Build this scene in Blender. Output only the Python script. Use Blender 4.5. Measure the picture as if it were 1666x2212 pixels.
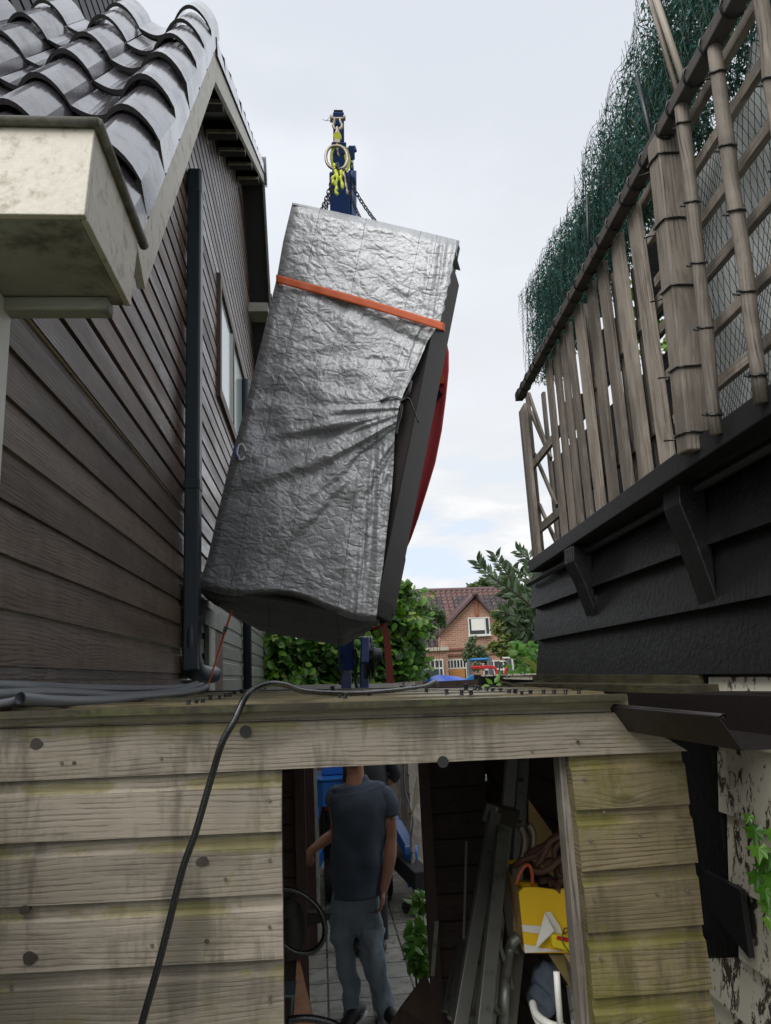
import bpy, bmesh, math, random
import numpy as np
from mathutils import Vector, Matrix, noise as mn
random.seed(7)
rnd = random.random
def ru(a, b): return a + (b-a)*rnd()

# ------------------------------------------------------------------ camera
for o in list(bpy.data.objects): bpy.data.objects.remove(o)
SC = bpy.context.scene
F = 1604.0; CX, CY = 833.0, 1106.0; RHO = .028; H = 2.15
def nzv(v):
    v = np.array(v, float); return v/np.linalg.norm(v)
Yc = nzv((690-CX, 1467-CY, F)); U0 = np.array((-RHO, -1, 0.)); Uc = nzv(U0-U0.dot(Yc)*Yc); Xc = -np.cross(Uc, Yc)
if Xc[0] < 0: Xc = -Xc
R = np.array([Xc, Yc, Uc]); O = np.array((0, 0, H))
def ray(x, y): return R @ nzv((x-CX, y-CY, F))
def PA(x, y, ax, val):
    r = ray(x, y); return Vector(O + r*((val-O[ax])/r[ax]))
def PX(x, y, v): return PA(x, y, 0, v)
def PY(x, y, v): return PA(x, y, 1, v)
def PZ(x, y, v): return PA(x, y, 2, v)
def PP(x, y, p0, n):
    r = ray(x, y); n = np.array(n, float); return Vector(O + r*(n.dot(np.array(p0)-O)/n.dot(r)))
cam = bpy.data.objects.new('camera', bpy.data.cameras.new('camera')); SC.collection.objects.link(cam)
M = Matrix(((R[0][0], -R[0][1], -R[0][2], 0), (R[1][0], -R[1][1], -R[1][2], 0), (R[2][0], -R[2][1], -R[2][2], H), (0, 0, 0, 1)))
cam.matrix_world = M
cam.data.sensor_fit = 'HORIZONTAL'; cam.data.sensor_width = 36; cam.data.lens = F/1666*36
cam.data.clip_start = .05; cam.data.clip_end = 500
SC.camera = cam
SC.view_settings.view_transform = 'Standard'; SC.view_settings.look = 'None'
SC.view_settings.exposure = 1.42; SC.view_settings.gamma = 1

# ------------------------------------------------------------------ node helpers
def NT(nt, typ, **kw):
    n = nt.nodes.new(typ)
    for k, v in kw.items():
        if k.startswith('_'): setattr(n, k[1:], v)
    for k, v in kw.items():
        if k.startswith('_'): continue
        key = int(k[1:]) if k[0] == 'i' and k[1:].isdigit() else k.replace('__', ' ')
        s = n.inputs[key]
        if isinstance(v, bpy.types.NodeSocket): nt.links.new(v, s)
        else:
            if isinstance(v, tuple) and len(v) == 3 and s.type == 'RGBA': v = v+(1,)
            s.default_value = v
    return n
def MA(nt, op, a, b=0.0, c=0.0, clamp=False):
    n = nt.nodes.new('ShaderNodeMath'); n.operation = op; n.use_clamp = clamp
    for i, v in enumerate((a, b, c)):
        if isinstance(v, bpy.types.NodeSocket): nt.links.new(v, n.inputs[i])
        else: n.inputs[i].default_value = v
    return n.outputs[0]
def MIX(nt, f, a, b, mode='MIX'):
    n = nt.nodes.new('ShaderNodeMix'); n.data_type = 'RGBA'; n.blend_type = mode
    for s, v in ((n.inputs[0], f), (n.inputs[6], a), (n.inputs[7], b)):
        if isinstance(v, bpy.types.NodeSocket): nt.links.new(v, s)
        else: s.default_value = v+(1,) if isinstance(v, tuple) and len(v) == 3 else v
    return n.outputs[2]
def SS(nt, x, lo, hi, a=0.0, b=1.0):
    n = nt.nodes.new('ShaderNodeMapRange'); n.interpolation_type = 'SMOOTHSTEP'
    nt.links.new(x, n.inputs[0])
    for i, v in enumerate((lo, hi, a, b)): n.inputs[i+1].default_value = v
    return n.outputs[0]
def NOI(nt, vec, scale, detail=3, rough=.55, dist=0):
    n = NT(nt, 'ShaderNodeTexNoise', Scale=scale, Detail=detail, Roughness=rough, Distortion=dist)
    if vec is not None: nt.links.new(vec, n.inputs['Vector'])
    return n.outputs['Fac']
def XYZ(nt, x, y, z):
    n = nt.nodes.new('ShaderNodeCombineXYZ')
    for i, v in enumerate((x, y, z)):
        if isinstance(v, bpy.types.NodeSocket): nt.links.new(v, n.inputs[i])
        else: n.inputs[i].default_value = v
    return n.outputs[0]
def newmat(name):
    m = bpy.data.materials.new(name); m.use_nodes = True
    nt = m.node_tree; b = nt.nodes['Principled BSDF']; return m, nt, b
def setp(nt, b, **kw):
    for k, v in kw.items():
        s = b.inputs[k.replace('__', ' ')]
        if isinstance(v, bpy.types.NodeSocket): nt.links.new(v, s)
        else: s.default_value = v+(1,) if isinstance(v, tuple) and len(v) == 3 else v
def bump(nt, b, h, strength, dist):
    n = NT(nt, 'ShaderNodeBump', Strength=strength, Distance=dist, Height=h)
    nt.links.new(n.outputs[0], b.inputs['Normal']); return n
def uvr(nt):
    a = NT(nt, 'ShaderNodeUVMap', _uv_map='U').outputs[0]; r = NT(nt, 'ShaderNodeUVMap', _uv_map='R').outputs[0]
    s = NT(nt, 'ShaderNodeSeparateXYZ', Vector=a); q = NT(nt, 'ShaderNodeSeparateXYZ', Vector=r)
    return s.outputs[0], s.outputs[1], q.outputs[0], q.outputs[1]

# ------------------------------------------------------------------ world and sun
W = bpy.data.worlds.new('World'); SC.world = W; W.use_nodes = True
nt = W.node_tree; bg = nt.nodes['Background']
SUN_EL, SUN_AZ = math.radians(50), math.radians(220)
sky = NT(nt, 'ShaderNodeTexSky', _sky_type='NISHITA', _sun_disc=False, _sun_elevation=SUN_EL, _sun_rotation=SUN_AZ, _air_density=1.0, _dust_density=2.0)
tc = NT(nt, 'ShaderNodeTexCoord').outputs['Generated']
sp = NT(nt, 'ShaderNodeSeparateXYZ', Vector=tc)
cl = NOI(nt, NT(nt, 'ShaderNodeMapping', Vector=tc, Scale=(1, 1, 2.2), Location=(.3, .2, .1)).outputs[0], 1.9, 6, .5, .25)
cl2 = NOI(nt, NT(nt, 'ShaderNodeMapping', Vector=tc, Scale=(1, 1, 3.4), Location=(2.3, 1.2, .1)).outputs[0], 5.5, 5, .55, .3)
up = SS(nt, sp.outputs[2], .05, .75)
grey = MIX(nt, up, (5.35, 5.45, 5.55), (4.5, 4.75, 5.2))
grey = MIX(nt, SS(nt, cl, .38, .66), grey, (5.3, 5.5, 5.9))
low = SS(nt, sp.outputs[2], .12, .36, 1, 0)
grey = MIX(nt, MA(nt, 'MULTIPLY', low, SS(nt, cl2, .45, .62)), grey, (6.4, 6.4, 6.4))
hole = MA(nt, 'MULTIPLY', MA(nt, 'MULTIPLY', low, SS(nt, cl2, .47, .38)), .33)
skyc = MIX(nt, .55, sky.outputs[0], (3.2, 5.2, 8.0))
col = MIX(nt, hole, grey, skyc)
nt.links.new(col, bg.inputs[0]); bg.inputs[1].default_value = .062
sun = bpy.data.objects.new('sun', bpy.data.lights.new('sun', 'SUN')); SC.collection.objects.link(sun)
sun.data.energy = 1.15; sun.data.angle = math.radians(50); sun.data.color = (1, .97, .92)
sd = Vector((math.sin(SUN_AZ)*math.cos(SUN_EL), math.cos(SUN_AZ)*math.cos(SUN_EL), math.sin(SUN_EL)))
sun.rotation_euler = sd.to_track_quat('Z', 'Y').to_euler()

# ------------------------------------------------------------------ mesh builder
class MB:
    def __init__(s): s.v = []; s.f = []; s.uv = []; s.r = []
    def face(s, pts, uv=None, r=(0, 0)):
        i = len(s.v); s.v += [tuple(p) for p in pts]; s.f.append(tuple(range(i, i+len(pts))))
        s.uv += (uv or [(p[0], p[2]) for p in pts]); s.r += [r]*len(pts)
    def idx(s, pts, faces, uvs=None, r=(0, 0)):
        i = len(s.v); s.v += [tuple(p) for p in pts]
        for k, f in enumerate(faces):
            s.f.append(tuple(j+i for j in f))
            for j in f: s.uv.append(uvs[j] if uvs else (pts[j][0], pts[j][2])); s.r.append(r)
    def beam(s, a, b, w, t, up=(0, 0, 1), r=None, taper=1.0, off=None):
        a = Vector(a); b = Vector(b); d = b-a; L = d.length; d.normalize()
        sd_ = d.cross(Vector(up))
        if sd_.length < 1e-4: sd_ = d.cross(Vector((0, 1, 0)))
        sd_.normalize(); u = sd_.cross(d).normalized()
        r = r or (rnd()*50, rnd()); o = rnd()*5 if off is None else off
        w1, t1 = w/2, t/2; w2, t2 = w1*taper, t1*taper
        P = [a-sd_*w1-u*t1, a+sd_*w1-u*t1, a+sd_*w1+u*t1, a-sd_*w1+u*t1, b-sd_*w2-u*t2, b+sd_*w2-u*t2, b+sd_*w2+u*t2, b-sd_*w2+u*t2]
        Q = ((0, 1, 5, 4, w), (1, 2, 6, 5, t), (2, 3, 7, 6, w), (3, 0, 4, 7, t))
        for q in Q:
            s.face([P[q[0]], P[q[1]], P[q[2]], P[q[3]]], [(o, 0), (o, q[4]), (o+L, q[4]), (o+L, 0)], r)
        s.face([P[3], P[2], P[1], P[0]], [(0, 0), (w, 0), (w, t), (0, t)], r); s.face(P[4:], [(0, 0), (w, 0), (w, t), (0, t)], r)
    def box(s, x0, x1, y0, y1, z0, z1, r=None):
        d = (x1-x0, y1-y0, z1-z0)
        k = d.index(max(d)); c = [(x0+x1)/2, (y0+y1)/2, (z0+z1)/2]
        a = list(c); b = list(c); a[k] -= d[k]/2; b[k] += d[k]/2
        if k == 2: s.beam(a, b, d[0], d[1], (0, 1, 0), r)
        else: s.beam(a, b, d[1-k], d[2], (0, 0, 1), r)
    def prism(s, poly, vec, r=None, ud=None):
        vec = Vector(vec); poly = [Vector(p) for p in poly]; n = len(poly); r = r or (rnd()*50, rnd())
        ud = Vector(ud) if ud else (poly[1]-poly[0]); ud.normalize(); vd = ud.cross(vec.normalized())
        o = rnd()*5
        uv = [(p.dot(ud)+o, p.dot(vd)) for p in poly]
        back = [p+vec for p in poly]
        s.face(poly, uv, r); s.face(back[::-1], uv[::-1], r)
        for i in range(n):
            j = (i+1) % n; L = (poly[j]-poly[i]).length; t = vec.length
            s.face([poly[i], back[i], back[j], poly[j]], [(o, 0), (o, t), (o+L, t), (o+L, 0)], r)
    def tube(s, path, rad, n=10, closed=False, caps=True, side=None, ry=None, r=None, flat=None):
        path = [Vector(p) for p in path]; m = len(path)
        if not isinstance(rad, (list, tuple)): rad = [rad]*m
        if ry is None: ry = rad
        elif not isinstance(ry, (list, tuple)): ry = [ry]*m
        T = []
        for i in range(m):
            if closed: t = path[(i+1) % m]-path[i-1]
            else: t = path[min(i+1, m-1)]-path[max(i-1, 0)]
            T.append(t.normalized())
        sv = Vector(side) if side else T[0].orthogonal()
        pts = []; uvs = []; L = 0; r = r or (rnd()*50, rnd())
        for i in range(m):
            if i: L += (path[i]-path[i-1]).length
            sv = (Vector(side) if side else sv); sv = (sv-T[i]*sv.dot(T[i])).normalized(); bv = T[i].cross(sv)
            for k in range(n):
                a = 2*math.pi*k/n; pts.append(path[i]+sv*(rad[i]*math.cos(a))+bv*(ry[i]*math.sin(a)))
                uvs.append((L, k/n*6.28*rad[i]))
        fs = []
        for i in range(m if closed else m-1):
            for k in range(n):
                a = i*n+k; b = i*n+(k+1) % n; c = ((i+1) % m)*n+(k+1) % n; d = ((i+1) % m)*n+k
                fs.append((a, b, c, d))
        if caps and not closed: fs.append(tuple(range(n))[::-1]); fs.append(tuple((m-1)*n+k for k in range(n)))
        s.idx(pts, fs, uvs, r)
    def disc(s, c, ax, rad, t, n=20, r=None):
        c = Vector(c); ax = Vector(ax).normalized(); s.tube([c-ax*t/2, c+ax*t/2], rad, n, r=r)
    def sphere(s, c, rx, ry, rz, n=12, r=None, f=None):
        pts = []; uvs = []; fs = []; m = n//2
        for i in range(m+1):
            th = math.pi*i/m
            for k in range(n):
                a = 2*math.pi*k/n; p = Vector((rx*math.sin(th)*math.cos(a), ry*math.sin(th)*math.sin(a), rz*math.cos(th)))
                if f: p = f(p)
                pts.append(Vector(c)+p); uvs.append((k/n, i/m))
        for i in range(m):
            for k in range(n): fs.append((i*n+k, (i+1)*n+k, (i+1)*n+(k+1) % n, i*n+(k+1) % n))
        s.idx(pts, fs, uvs, r or (rnd()*50, rnd()))
    def grid(s, fn, nu, nv, r=(0, 0)):
        pts = []; uvs = []; fs = []
        for j in range(nv+1):
            for i in range(nu+1):
                p, uv = fn(i/nu, j/nv); pts.append(p); uvs.append(uv)
        for j in range(nv):
            for i in range(nu):
                a = j*(nu+1)+i; fs.append((a, a+1, a+nu+2, a+nu+1))
        s.idx(pts, fs, uvs, r)
    def build(s, name, mat, parent=None, smooth=False, bevel=0, subs=0):
        off = Vector((0, 0, 0)); q_ = parent
        while q_: off += q_.location; q_ = q_.parent
        me = bpy.data.meshes.new(name); me.from_pydata([(a-off.x, b-off.y, c-off.z) for a, b, c in s.v], [], s.f)
        u = me.uv_layers.new(name='U'); u.data.foreach_set('uv', [c for p in s.uv for c in p[:2]])
        q = me.uv_layers.new(name='R'); q.data.foreach_set('uv', [c for p in s.r for c in p[:2]])
        me.materials.append(mat)
        if smooth: me.polygons.foreach_set('use_smooth', [True]*len(me.polygons))
        me.update()
        o = bpy.data.objects.new(name, me); SC.collection.objects.link(o)
        if parent: o.parent = parent
        if bevel:
            w = o.modifiers.new('weld', 'WELD'); w.merge_threshold = 1e-5
            b = o.modifiers.new('bevel', 'BEVEL'); b.width = bevel; b.segments = 2; b.limit_method = 'ANGLE'; b.angle_limit = .6
        if subs:
            w = o.modifiers.new('weld', 'WELD'); w.merge_threshold = 1e-5
            o.modifiers.new('sub', 'SUBSURF').levels = subs; o.modifiers['sub'].render_levels = subs
        return o
def tag(o, label=None, cat=None, group=None, kind=None):
    if label: o['label'] = label
    if cat: o['category'] = cat
    if group: o['group'] = group
    if kind: o['kind'] = kind
    return o
def thing(name, label, cat, loc=(0, 0, 0), group=None):
    o = bpy.data.objects.new(name, None); o.location = loc; o.empty_display_size = .1; SC.collection.objects.link(o)
    return tag(o, label, cat, group)
def solo(mb, name, mat, label, cat, group=None, **kw): return tag(mb.build(name, mat, None, **kw), label, cat, group)
def smooth_path(pts, n=6):
    pts = [Vector(p) for p in pts]; out = []
    for i in range(len(pts)-1):
        p0 = pts[max(i-1, 0)]; p1 = pts[i]; p2 = pts[i+1]; p3 = pts[min(i+2, len(pts)-1)]
        for k in range(n):
            t = k/n; out.append(.5*((2*p1)+(p2-p0)*t+(2*p0-5*p1+4*p2-p3)*t*t+(3*p1-p0-3*p2+p3)*t**3))
    out.append(pts[-1]); return out

# ------------------------------------------------------------------ materials
def wood(name, A, B, rings=75, moss=0, mossc=(.12, .12, .02), stain=.5, rough=.55, knots=1.0, spec=.5, contrast=.6, grey=None, blot=.35, dkline=0, bumpd=.0015, band=0, warp=7, tv=.36, gl=0):
    m, nt, b = newmat(name); u, v, r, r2 = uvr(nt)
    geo = NT(nt, 'ShaderNodeNewGeometry').outputs['Position']
    rr = MA(nt, 'MULTIPLY', r, 7.3)
    kv = NT(nt, 'ShaderNodeTexVoronoi', _feature='F1', Scale=1.0, Randomness=1.0, Vector=XYZ(nt, MA(nt, 'MULTIPLY', u, 1.9), MA(nt, 'MULTIPLY', v, 5.2), rr)).outputs['Distance']
    wv = NOI(nt, XYZ(nt, MA(nt, 'MULTIPLY', u, .7), MA(nt, 'MULTIPLY', v, 4), rr), 1.0, 2, .45)
    wv2 = NOI(nt, XYZ(nt, MA(nt, 'MULTIPLY', u, 9), MA(nt, 'MULTIPLY', v, 40), rr), 1.0, 3, .6)
    kn = MA(nt, 'DIVIDE', .10*knots, MA(nt, 'ADD', kv, .12))
    ph = MA(nt, 'ADD', MA(nt, 'MULTIPLY', v, rings*.55), MA(nt, 'ADD', MA(nt, 'MULTIPLY', wv, warp), MA(nt, 'ADD', MA(nt, 'MULTIPLY', kn, 7), MA(nt, 'MULTIPLY', wv2, .9))))
    s = MA(nt, 'SINE', MA(nt, 'MULTIPLY', ph, 6.283)); s = MA(nt, 'MULTIPLY_ADD', s, .5, .5); s = MA(nt, 'POWER', s, 3.2); s = MA(nt, 'MULTIPLY', s, SS(nt, wv2, .35, .6, .25, 1.1))
    fib = NOI(nt, XYZ(nt, MA(nt, 'MULTIPLY', u, 5), MA(nt, 'MULTIPLY', v, 160), rr), 1.0, 3, .6)
    wide = NOI(nt, XYZ(nt, MA(nt, 'MULTIPLY', u, 1.1), MA(nt, 'MULTIPLY', v, 9), rr), 1.5, 4, .6)
    amp = NOI(nt, XYZ(nt, MA(nt, 'MULTIPLY', u, .9), MA(nt, 'MULTIPLY', v, 7), MA(nt, 'ADD', rr, 3)), 1.0, 2)
    f = MA(nt, 'MULTIPLY', MA(nt, 'MULTIPLY', s, SS(nt, amp, .3, .65, .15, 1)), contrast)
    f = MA(nt, 'ADD', f, MA(nt, 'MULTIPLY', MA(nt, 'SUBTRACT', fib, .5), .9), clamp=False)
    f = MA(nt, 'ADD', f, MA(nt, 'MULTIPLY', MA(nt, 'SUBTRACT', wide, .5), blot*2), clamp=True)
    c = MIX(nt, f, A, B)
    tone = MA(nt, 'MULTIPLY_ADD', r2, tv, 1-tv/2)
    c = MIX(nt, 1.0, c, XYZ(nt, tone, tone, tone), 'MULTIPLY')
    if grey:
        c = MIX(nt, SS(nt, NOI(nt, geo, 1.7, 3), .42, .62), c, grey)
    # knots: dark heart
    if knots > 0:
        c = MIX(nt, SS(nt, kv, .10, .055, 0, .85), c, tuple(x*.22 for x in A))
        c = MIX(nt, MA(nt, 'MULTIPLY', SS(nt, kv, .19, .11), .25), c, tuple(min(1, x*1.2) for x in A))
    if stain:
        sn = NOI(nt, NT(nt, 'ShaderNodeMapping', Vector=geo, Scale=(5, 5, 1.1)).outputs[0], 1.6, 5, .65)
        c = MIX(nt, MA(nt, 'MULTIPLY', SS(nt, sn, .48, .62), stain), c, tuple(x*.33 for x in A))
        sb = NOI(nt, XYZ(nt, MA(nt, 'MULTIPLY', u, 2.2), MA(nt, 'MULTIPLY', v, 9), MA(nt, 'ADD', rr, 9)), 1.0, 6, .7)
        c = MIX(nt, MA(nt, 'MULTIPLY', SS(nt, sb, .49, .62), stain*.7), c, tuple(x*.45 for x in A))
        sl_ = NOI(nt, NT(nt, 'ShaderNodeMapping', Vector=geo, Scale=(2, 2, 2)).outputs[0], 1.3, 6, .7)
        c = MIX(nt, MA(nt, 'MULTIPLY', SS(nt, sl_, .50, .66), .35), c, tuple(min(1, x*1.35) for x in A))
    if moss:
        sx = NT(nt, 'ShaderNodeSeparateXYZ', Vector=geo)
        mm = NOI(nt, geo, 3.2, 5, .65); ms = NOI(nt, geo, 60, 3, .7)
        k = MA(nt, 'ADD', MA(nt, 'MULTIPLY', mm, .8), MA(nt, 'MULTIPLY', ms, .35))
        if band:
            bb = MA(nt, 'MULTIPLY', SS(nt, v, .088, .112), SS(nt, v, .135, .118)); k = MA(nt, 'ADD', k, MA(nt, 'MULTIPLY', bb, MA(nt, 'MULTIPLY', SS(nt, NOI(nt, geo, 4.5, 3), .4, .6), band)))
        c = MIX(nt, SS(nt, k, .68-moss*.22, .85-moss*.2, 0, min(1, .35+moss*.5)), c, mossc)
    h = MA(nt, 'ADD', MA(nt, 'MULTIPLY', s, -.6), MA(nt, 'MULTIPLY', fib, .9))
    bump(nt, b, h, .5, bumpd)
    rg = MA(nt, 'MULTIPLY_ADD', fib, .35, rough-.17)
    if gl: rg = MA(nt, 'ADD', rg, MA(nt, 'MULTIPLY_ADD', NOI(nt, XYZ(nt, MA(nt, 'MULTIPLY', u, .5), MA(nt, 'MULTIPLY', v, 3), rr), 1.0, 3), gl*2.4, -gl*1.2))
    setp(nt, b, Base__Color=c, Roughness=rg, Specular__IOR__Level=spec)
    return m
def plain(name, c, rough=.5, metal=0, var=.15, nscale=12, bmp=.15, bdist=.003, spec=.5, dirt=0, dirtc=(.03, .03, .02), coat=0, bscale=60, tr=0):
    m, nt, b = newmat(name); geo = NT(nt, 'ShaderNodeNewGeometry').outputs['Position']
    n = NOI(nt, geo, nscale, 5, .6); n2 = NOI(nt, geo, bscale, 4, .65)
    cc = MIX(nt, n, tuple(x*(1-var) for x in c), tuple(min(1, x*(1+var)) for x in c))
    if dirt: cc = MIX(nt, SS(nt, NOI(nt, geo, nscale*.6, 6, .7), .6-dirt*.2, .75-dirt*.1, 0, .9), cc, dirtc)
    if bmp: bump(nt, b, n2, bmp, bdist)
    setp(nt, b, Base__Color=cc, Roughness=MA(nt, 'MULTIPLY_ADD', n2, .3, max(0, rough-.15)), Metallic=metal, Specular__IOR__Level=spec, Coat__Weight=coat, Coat__Roughness=.15)
    return m
def leafmat(name, cs, rough=.4):
    m, nt, b = newmat(name); u, v, r, r2 = uvr(nt)
    cr = NT(nt, 'ShaderNodeValToRGB', Fac=r2)
    e = cr.color_ramp.elements; e[0].color = cs[0]+(1,); e[1].color = cs[-1]+(1,)
    for i, c in enumerate(cs[1:-1]): e.new((i+1)/(len(cs)-1)).color = c+(1,)
    setp(nt, b, Base__Color=cr.outputs[0], Roughness=rough, Transmission__Weight=0.0)
    tl = NT(nt, 'ShaderNodeBsdfTranslucent', Color=MIX(nt, .5, cr.outputs[0], (.18, .3, .03)))
    mx = NT(nt, 'ShaderNodeMixShader', Fac=.3); nt.links.new(b.outputs[0], mx.inputs[1]); nt.links.new(tl.outputs[0], mx.inputs[2])
    nt.links.new(mx.outputs[0], nt.nodes['Material Output'].inputs[0])
    return m
def brick(name, c1, c2, mort, bw=.22, rh=.065, sc=1.0):
    m, nt, b = newmat(name); geo = NT(nt, 'ShaderNodeNewGeometry').outputs['Position']; s = NT(nt, 'ShaderNodeSeparateXYZ', Vector=geo)
    bt = NT(nt, 'ShaderNodeTexBrick', Scale=1.0, Vector=XYZ(nt, MA(nt, 'ADD', s.outputs[0], MA(nt, 'MULTIPLY', s.outputs[1], .01)), s.outputs[2], 0), Color1=c1, Color2=c2, Mortar=mort)
    bt.inputs['Brick Width'].default_value = bw*sc; bt.inputs['Row Height'].default_value = rh*sc; bt.inputs['Mortar Size'].default_value = .008*sc; bt.inputs['Bias'].default_value = 0
    c = MIX(nt, .6, bt.outputs[0], MIX(nt, NOI(nt, geo, 2.5, 4), (.5, .5, .5), (1.3, 1.3, 1.3)), 'MULTIPLY')
    setp(nt, b, Base__Color=c, Roughness=.85); bump(nt, b, bt.outputs['Fac'], -.4, .01)
    return m
m_shed = wood('weathered_pine', (.245, .213, .170), (.078, .064, .049), moss=.33, mossc=(.125, .115, .015), spec=.2, stain=.7, rings=150, contrast=.65, bumpd=.0022, band=.22, warp=6)
m_shedg = wood('mossy_pine', (.160, .130, .078), (.050, .040, .022), moss=.66, mossc=(.095, .092, .010), spec=.2, stain=.75, rings=170, contrast=.75, bumpd=.0025, band=.15, warp=5)
m_trim = wood('mossy_trim', (.055, .048, .032), (.018, .015, .010), spec=.2, moss=.5, mossc=(.09, .10, .03), stain=.6, knots=.3)
m_deck = wood('deck_ply', (.17, .14, .075), (.06, .05, .025), moss=.5, mossc=(.13, .12, .04), rough=.35)
m_house = wood('dark_cladding', (.130, .090, .066), (.018, .012, .010), rings=130, stain=.35, rough=.45, contrast=.9, blot=.7, tv=.7, spec=.45, gl=.35, bumpd=.002)
m_house2 = wood('dark_cladding_upper', (.110, .066, .048), (.016, .010, .008), rings=120, stain=.4, rough=.36, contrast=.8, blot=.9, tv=1.1, spec=.9, gl=.5, bumpd=.002)
m_houseg = wood('grey_cladding', (.17, .175, .15), (.07, .07, .055), rings=70, moss=.3, mossc=(.10, .12, .03), stain=.3, rough=.5, contrast=.7)
m_tar = plain('tar_paint', (.009, .009, .010), .42, nscale=3, bmp=.7, bdist=.005, bscale=35, var=.5, spec=.4, dirt=.15, dirtc=(.03, .03, .028))
m_tarrail = plain('black_rail', (.014, .014, .016), .5, bmp=.3)
m_trel = wood('trellis_wood', (.27, .235, .20), (.042, .035, .029), rings=130, tv=.7, blot=1.0, spec=.2, stain=.6, rough=.6, knots=.7, contrast=.7)
m_cream = plain('cream_paint', (.50, .46, .38), .45, var=.12, nscale=28, bmp=.5, dirt=.55, dirtc=(.22, .19, .12))
m_creamd = plain('dirty_cream', (.30, .29, .25), .6, var=.3, nscale=7, bmp=.3, dirt=.5, dirtc=(.07, .07, .04))
m_white = plain('white_paint', (.62, .62, .58), .45, var=.08, nscale=5, bmp=.2, dirt=.12, dirtc=(.3, .3, .25))
m_fleck = plain('peeling_white', (.60, .58, .48), .6, var=.1, nscale=6, bmp=.8, bdist=.004)
def fleck():
    m, nt, b = newmat('flaked_cream'); geo = NT(nt, 'ShaderNodeNewGeometry').outputs['Position']
    g = NT(nt, 'ShaderNodeMapping', Vector=geo, Scale=(1, 1, .55)).outputs[0]
    n = NOI(nt, g, 26, 8, .72, .6); big = NOI(nt, geo, 5, 3)
    k = MA(nt, 'ADD', n, MA(nt, 'MULTIPLY', MA(nt, 'SUBTRACT', big, .5), .45))
    f = SS(nt, k, .525, .565)
    c = MIX(nt, f, MIX(nt, big, (.62, .58, .46), (.78, .75, .64)), (.07, .055, .045))
    setp(nt, b, Base__Color=c, Roughness=.6); bump(nt, b, f, -.6, .002); return m
m_fleckd = fleck()
m_pipe = plain('slate_pvc', (.022, .032, .040), .35, bmp=.25, bscale=120, spec=.5, var=.2)
m_conduit = plain('grey_conduit', (.15, .16, .175), .4, bmp=.3, bscale=90)
m_hose = plain('black_rubber', (.008, .008, .009), .25, bmp=.35, bscale=170, spec=.6, bdist=.002)
m_plug = plain('black_plastic', (.01, .01, .012), .3)
m_gut = plain('brown_metal', (.010, .007, .007), .5, bmp=.05, spec=.35, nscale=6, var=.2)
m_blue = plain('blue_paint', (.012, .045, .17), .35, coat=.3, bmp=.1, var=.15, dirt=.1, dirtc=(.02, .03, .05))
m_blueb = plain('bright_blue_paint', (.04, .22, .70), .35, coat=.3, bmp=.1, var=.1)
m_chain = plain('dark_steel', (.045, .055, .06), .45, metal=.5, bscale=200)
m_steel = plain('worn_steel', (.30, .26, .21), .4, metal=.7, bscale=200)
m_chrome = plain('chrome', (.6, .6, .6), .15, metal=1)
m_yel = plain('chipped_yellow', (.55, .60, .03), .5, dirt=.4, nscale=60, dirtc=(.05, .05, .03))
m_shell = plain('dark_side_panel', (.024, .019, .017), .6, spec=.25, bmp=.4, nscale=4)
m_rim = plain('grained_black_rim', (.016, .017, .019), .6, spec=.3, bmp=1, bscale=130, bdist=.004, var=.3)
def webbing(name, c):
    m, nt, b = newmat(name); u, v, r, r2 = uvr(nt)
    w = MA(nt, 'SINE', MA(nt, 'MULTIPLY', u, 500)); w2 = MA(nt, 'SINE', MA(nt, 'MULTIPLY', v, 620))
    k = MA(nt, 'MULTIPLY', w, w2)
    cc = MIX(nt, MA(nt, 'MULTIPLY_ADD', k, .5, .5), tuple(x*.6 for x in c), c)
    setp(nt, b, Base__Color=cc, Roughness=.6); bump(nt, b, k, .5, .001); return m
m_orange = webbing('orange_webbing', (.62, .105, .018)); m_red = webbing('red_webbing', (.80, .11, .12)); m_dred = plain('brick_red', (.27, .045, .035), .6)
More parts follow.
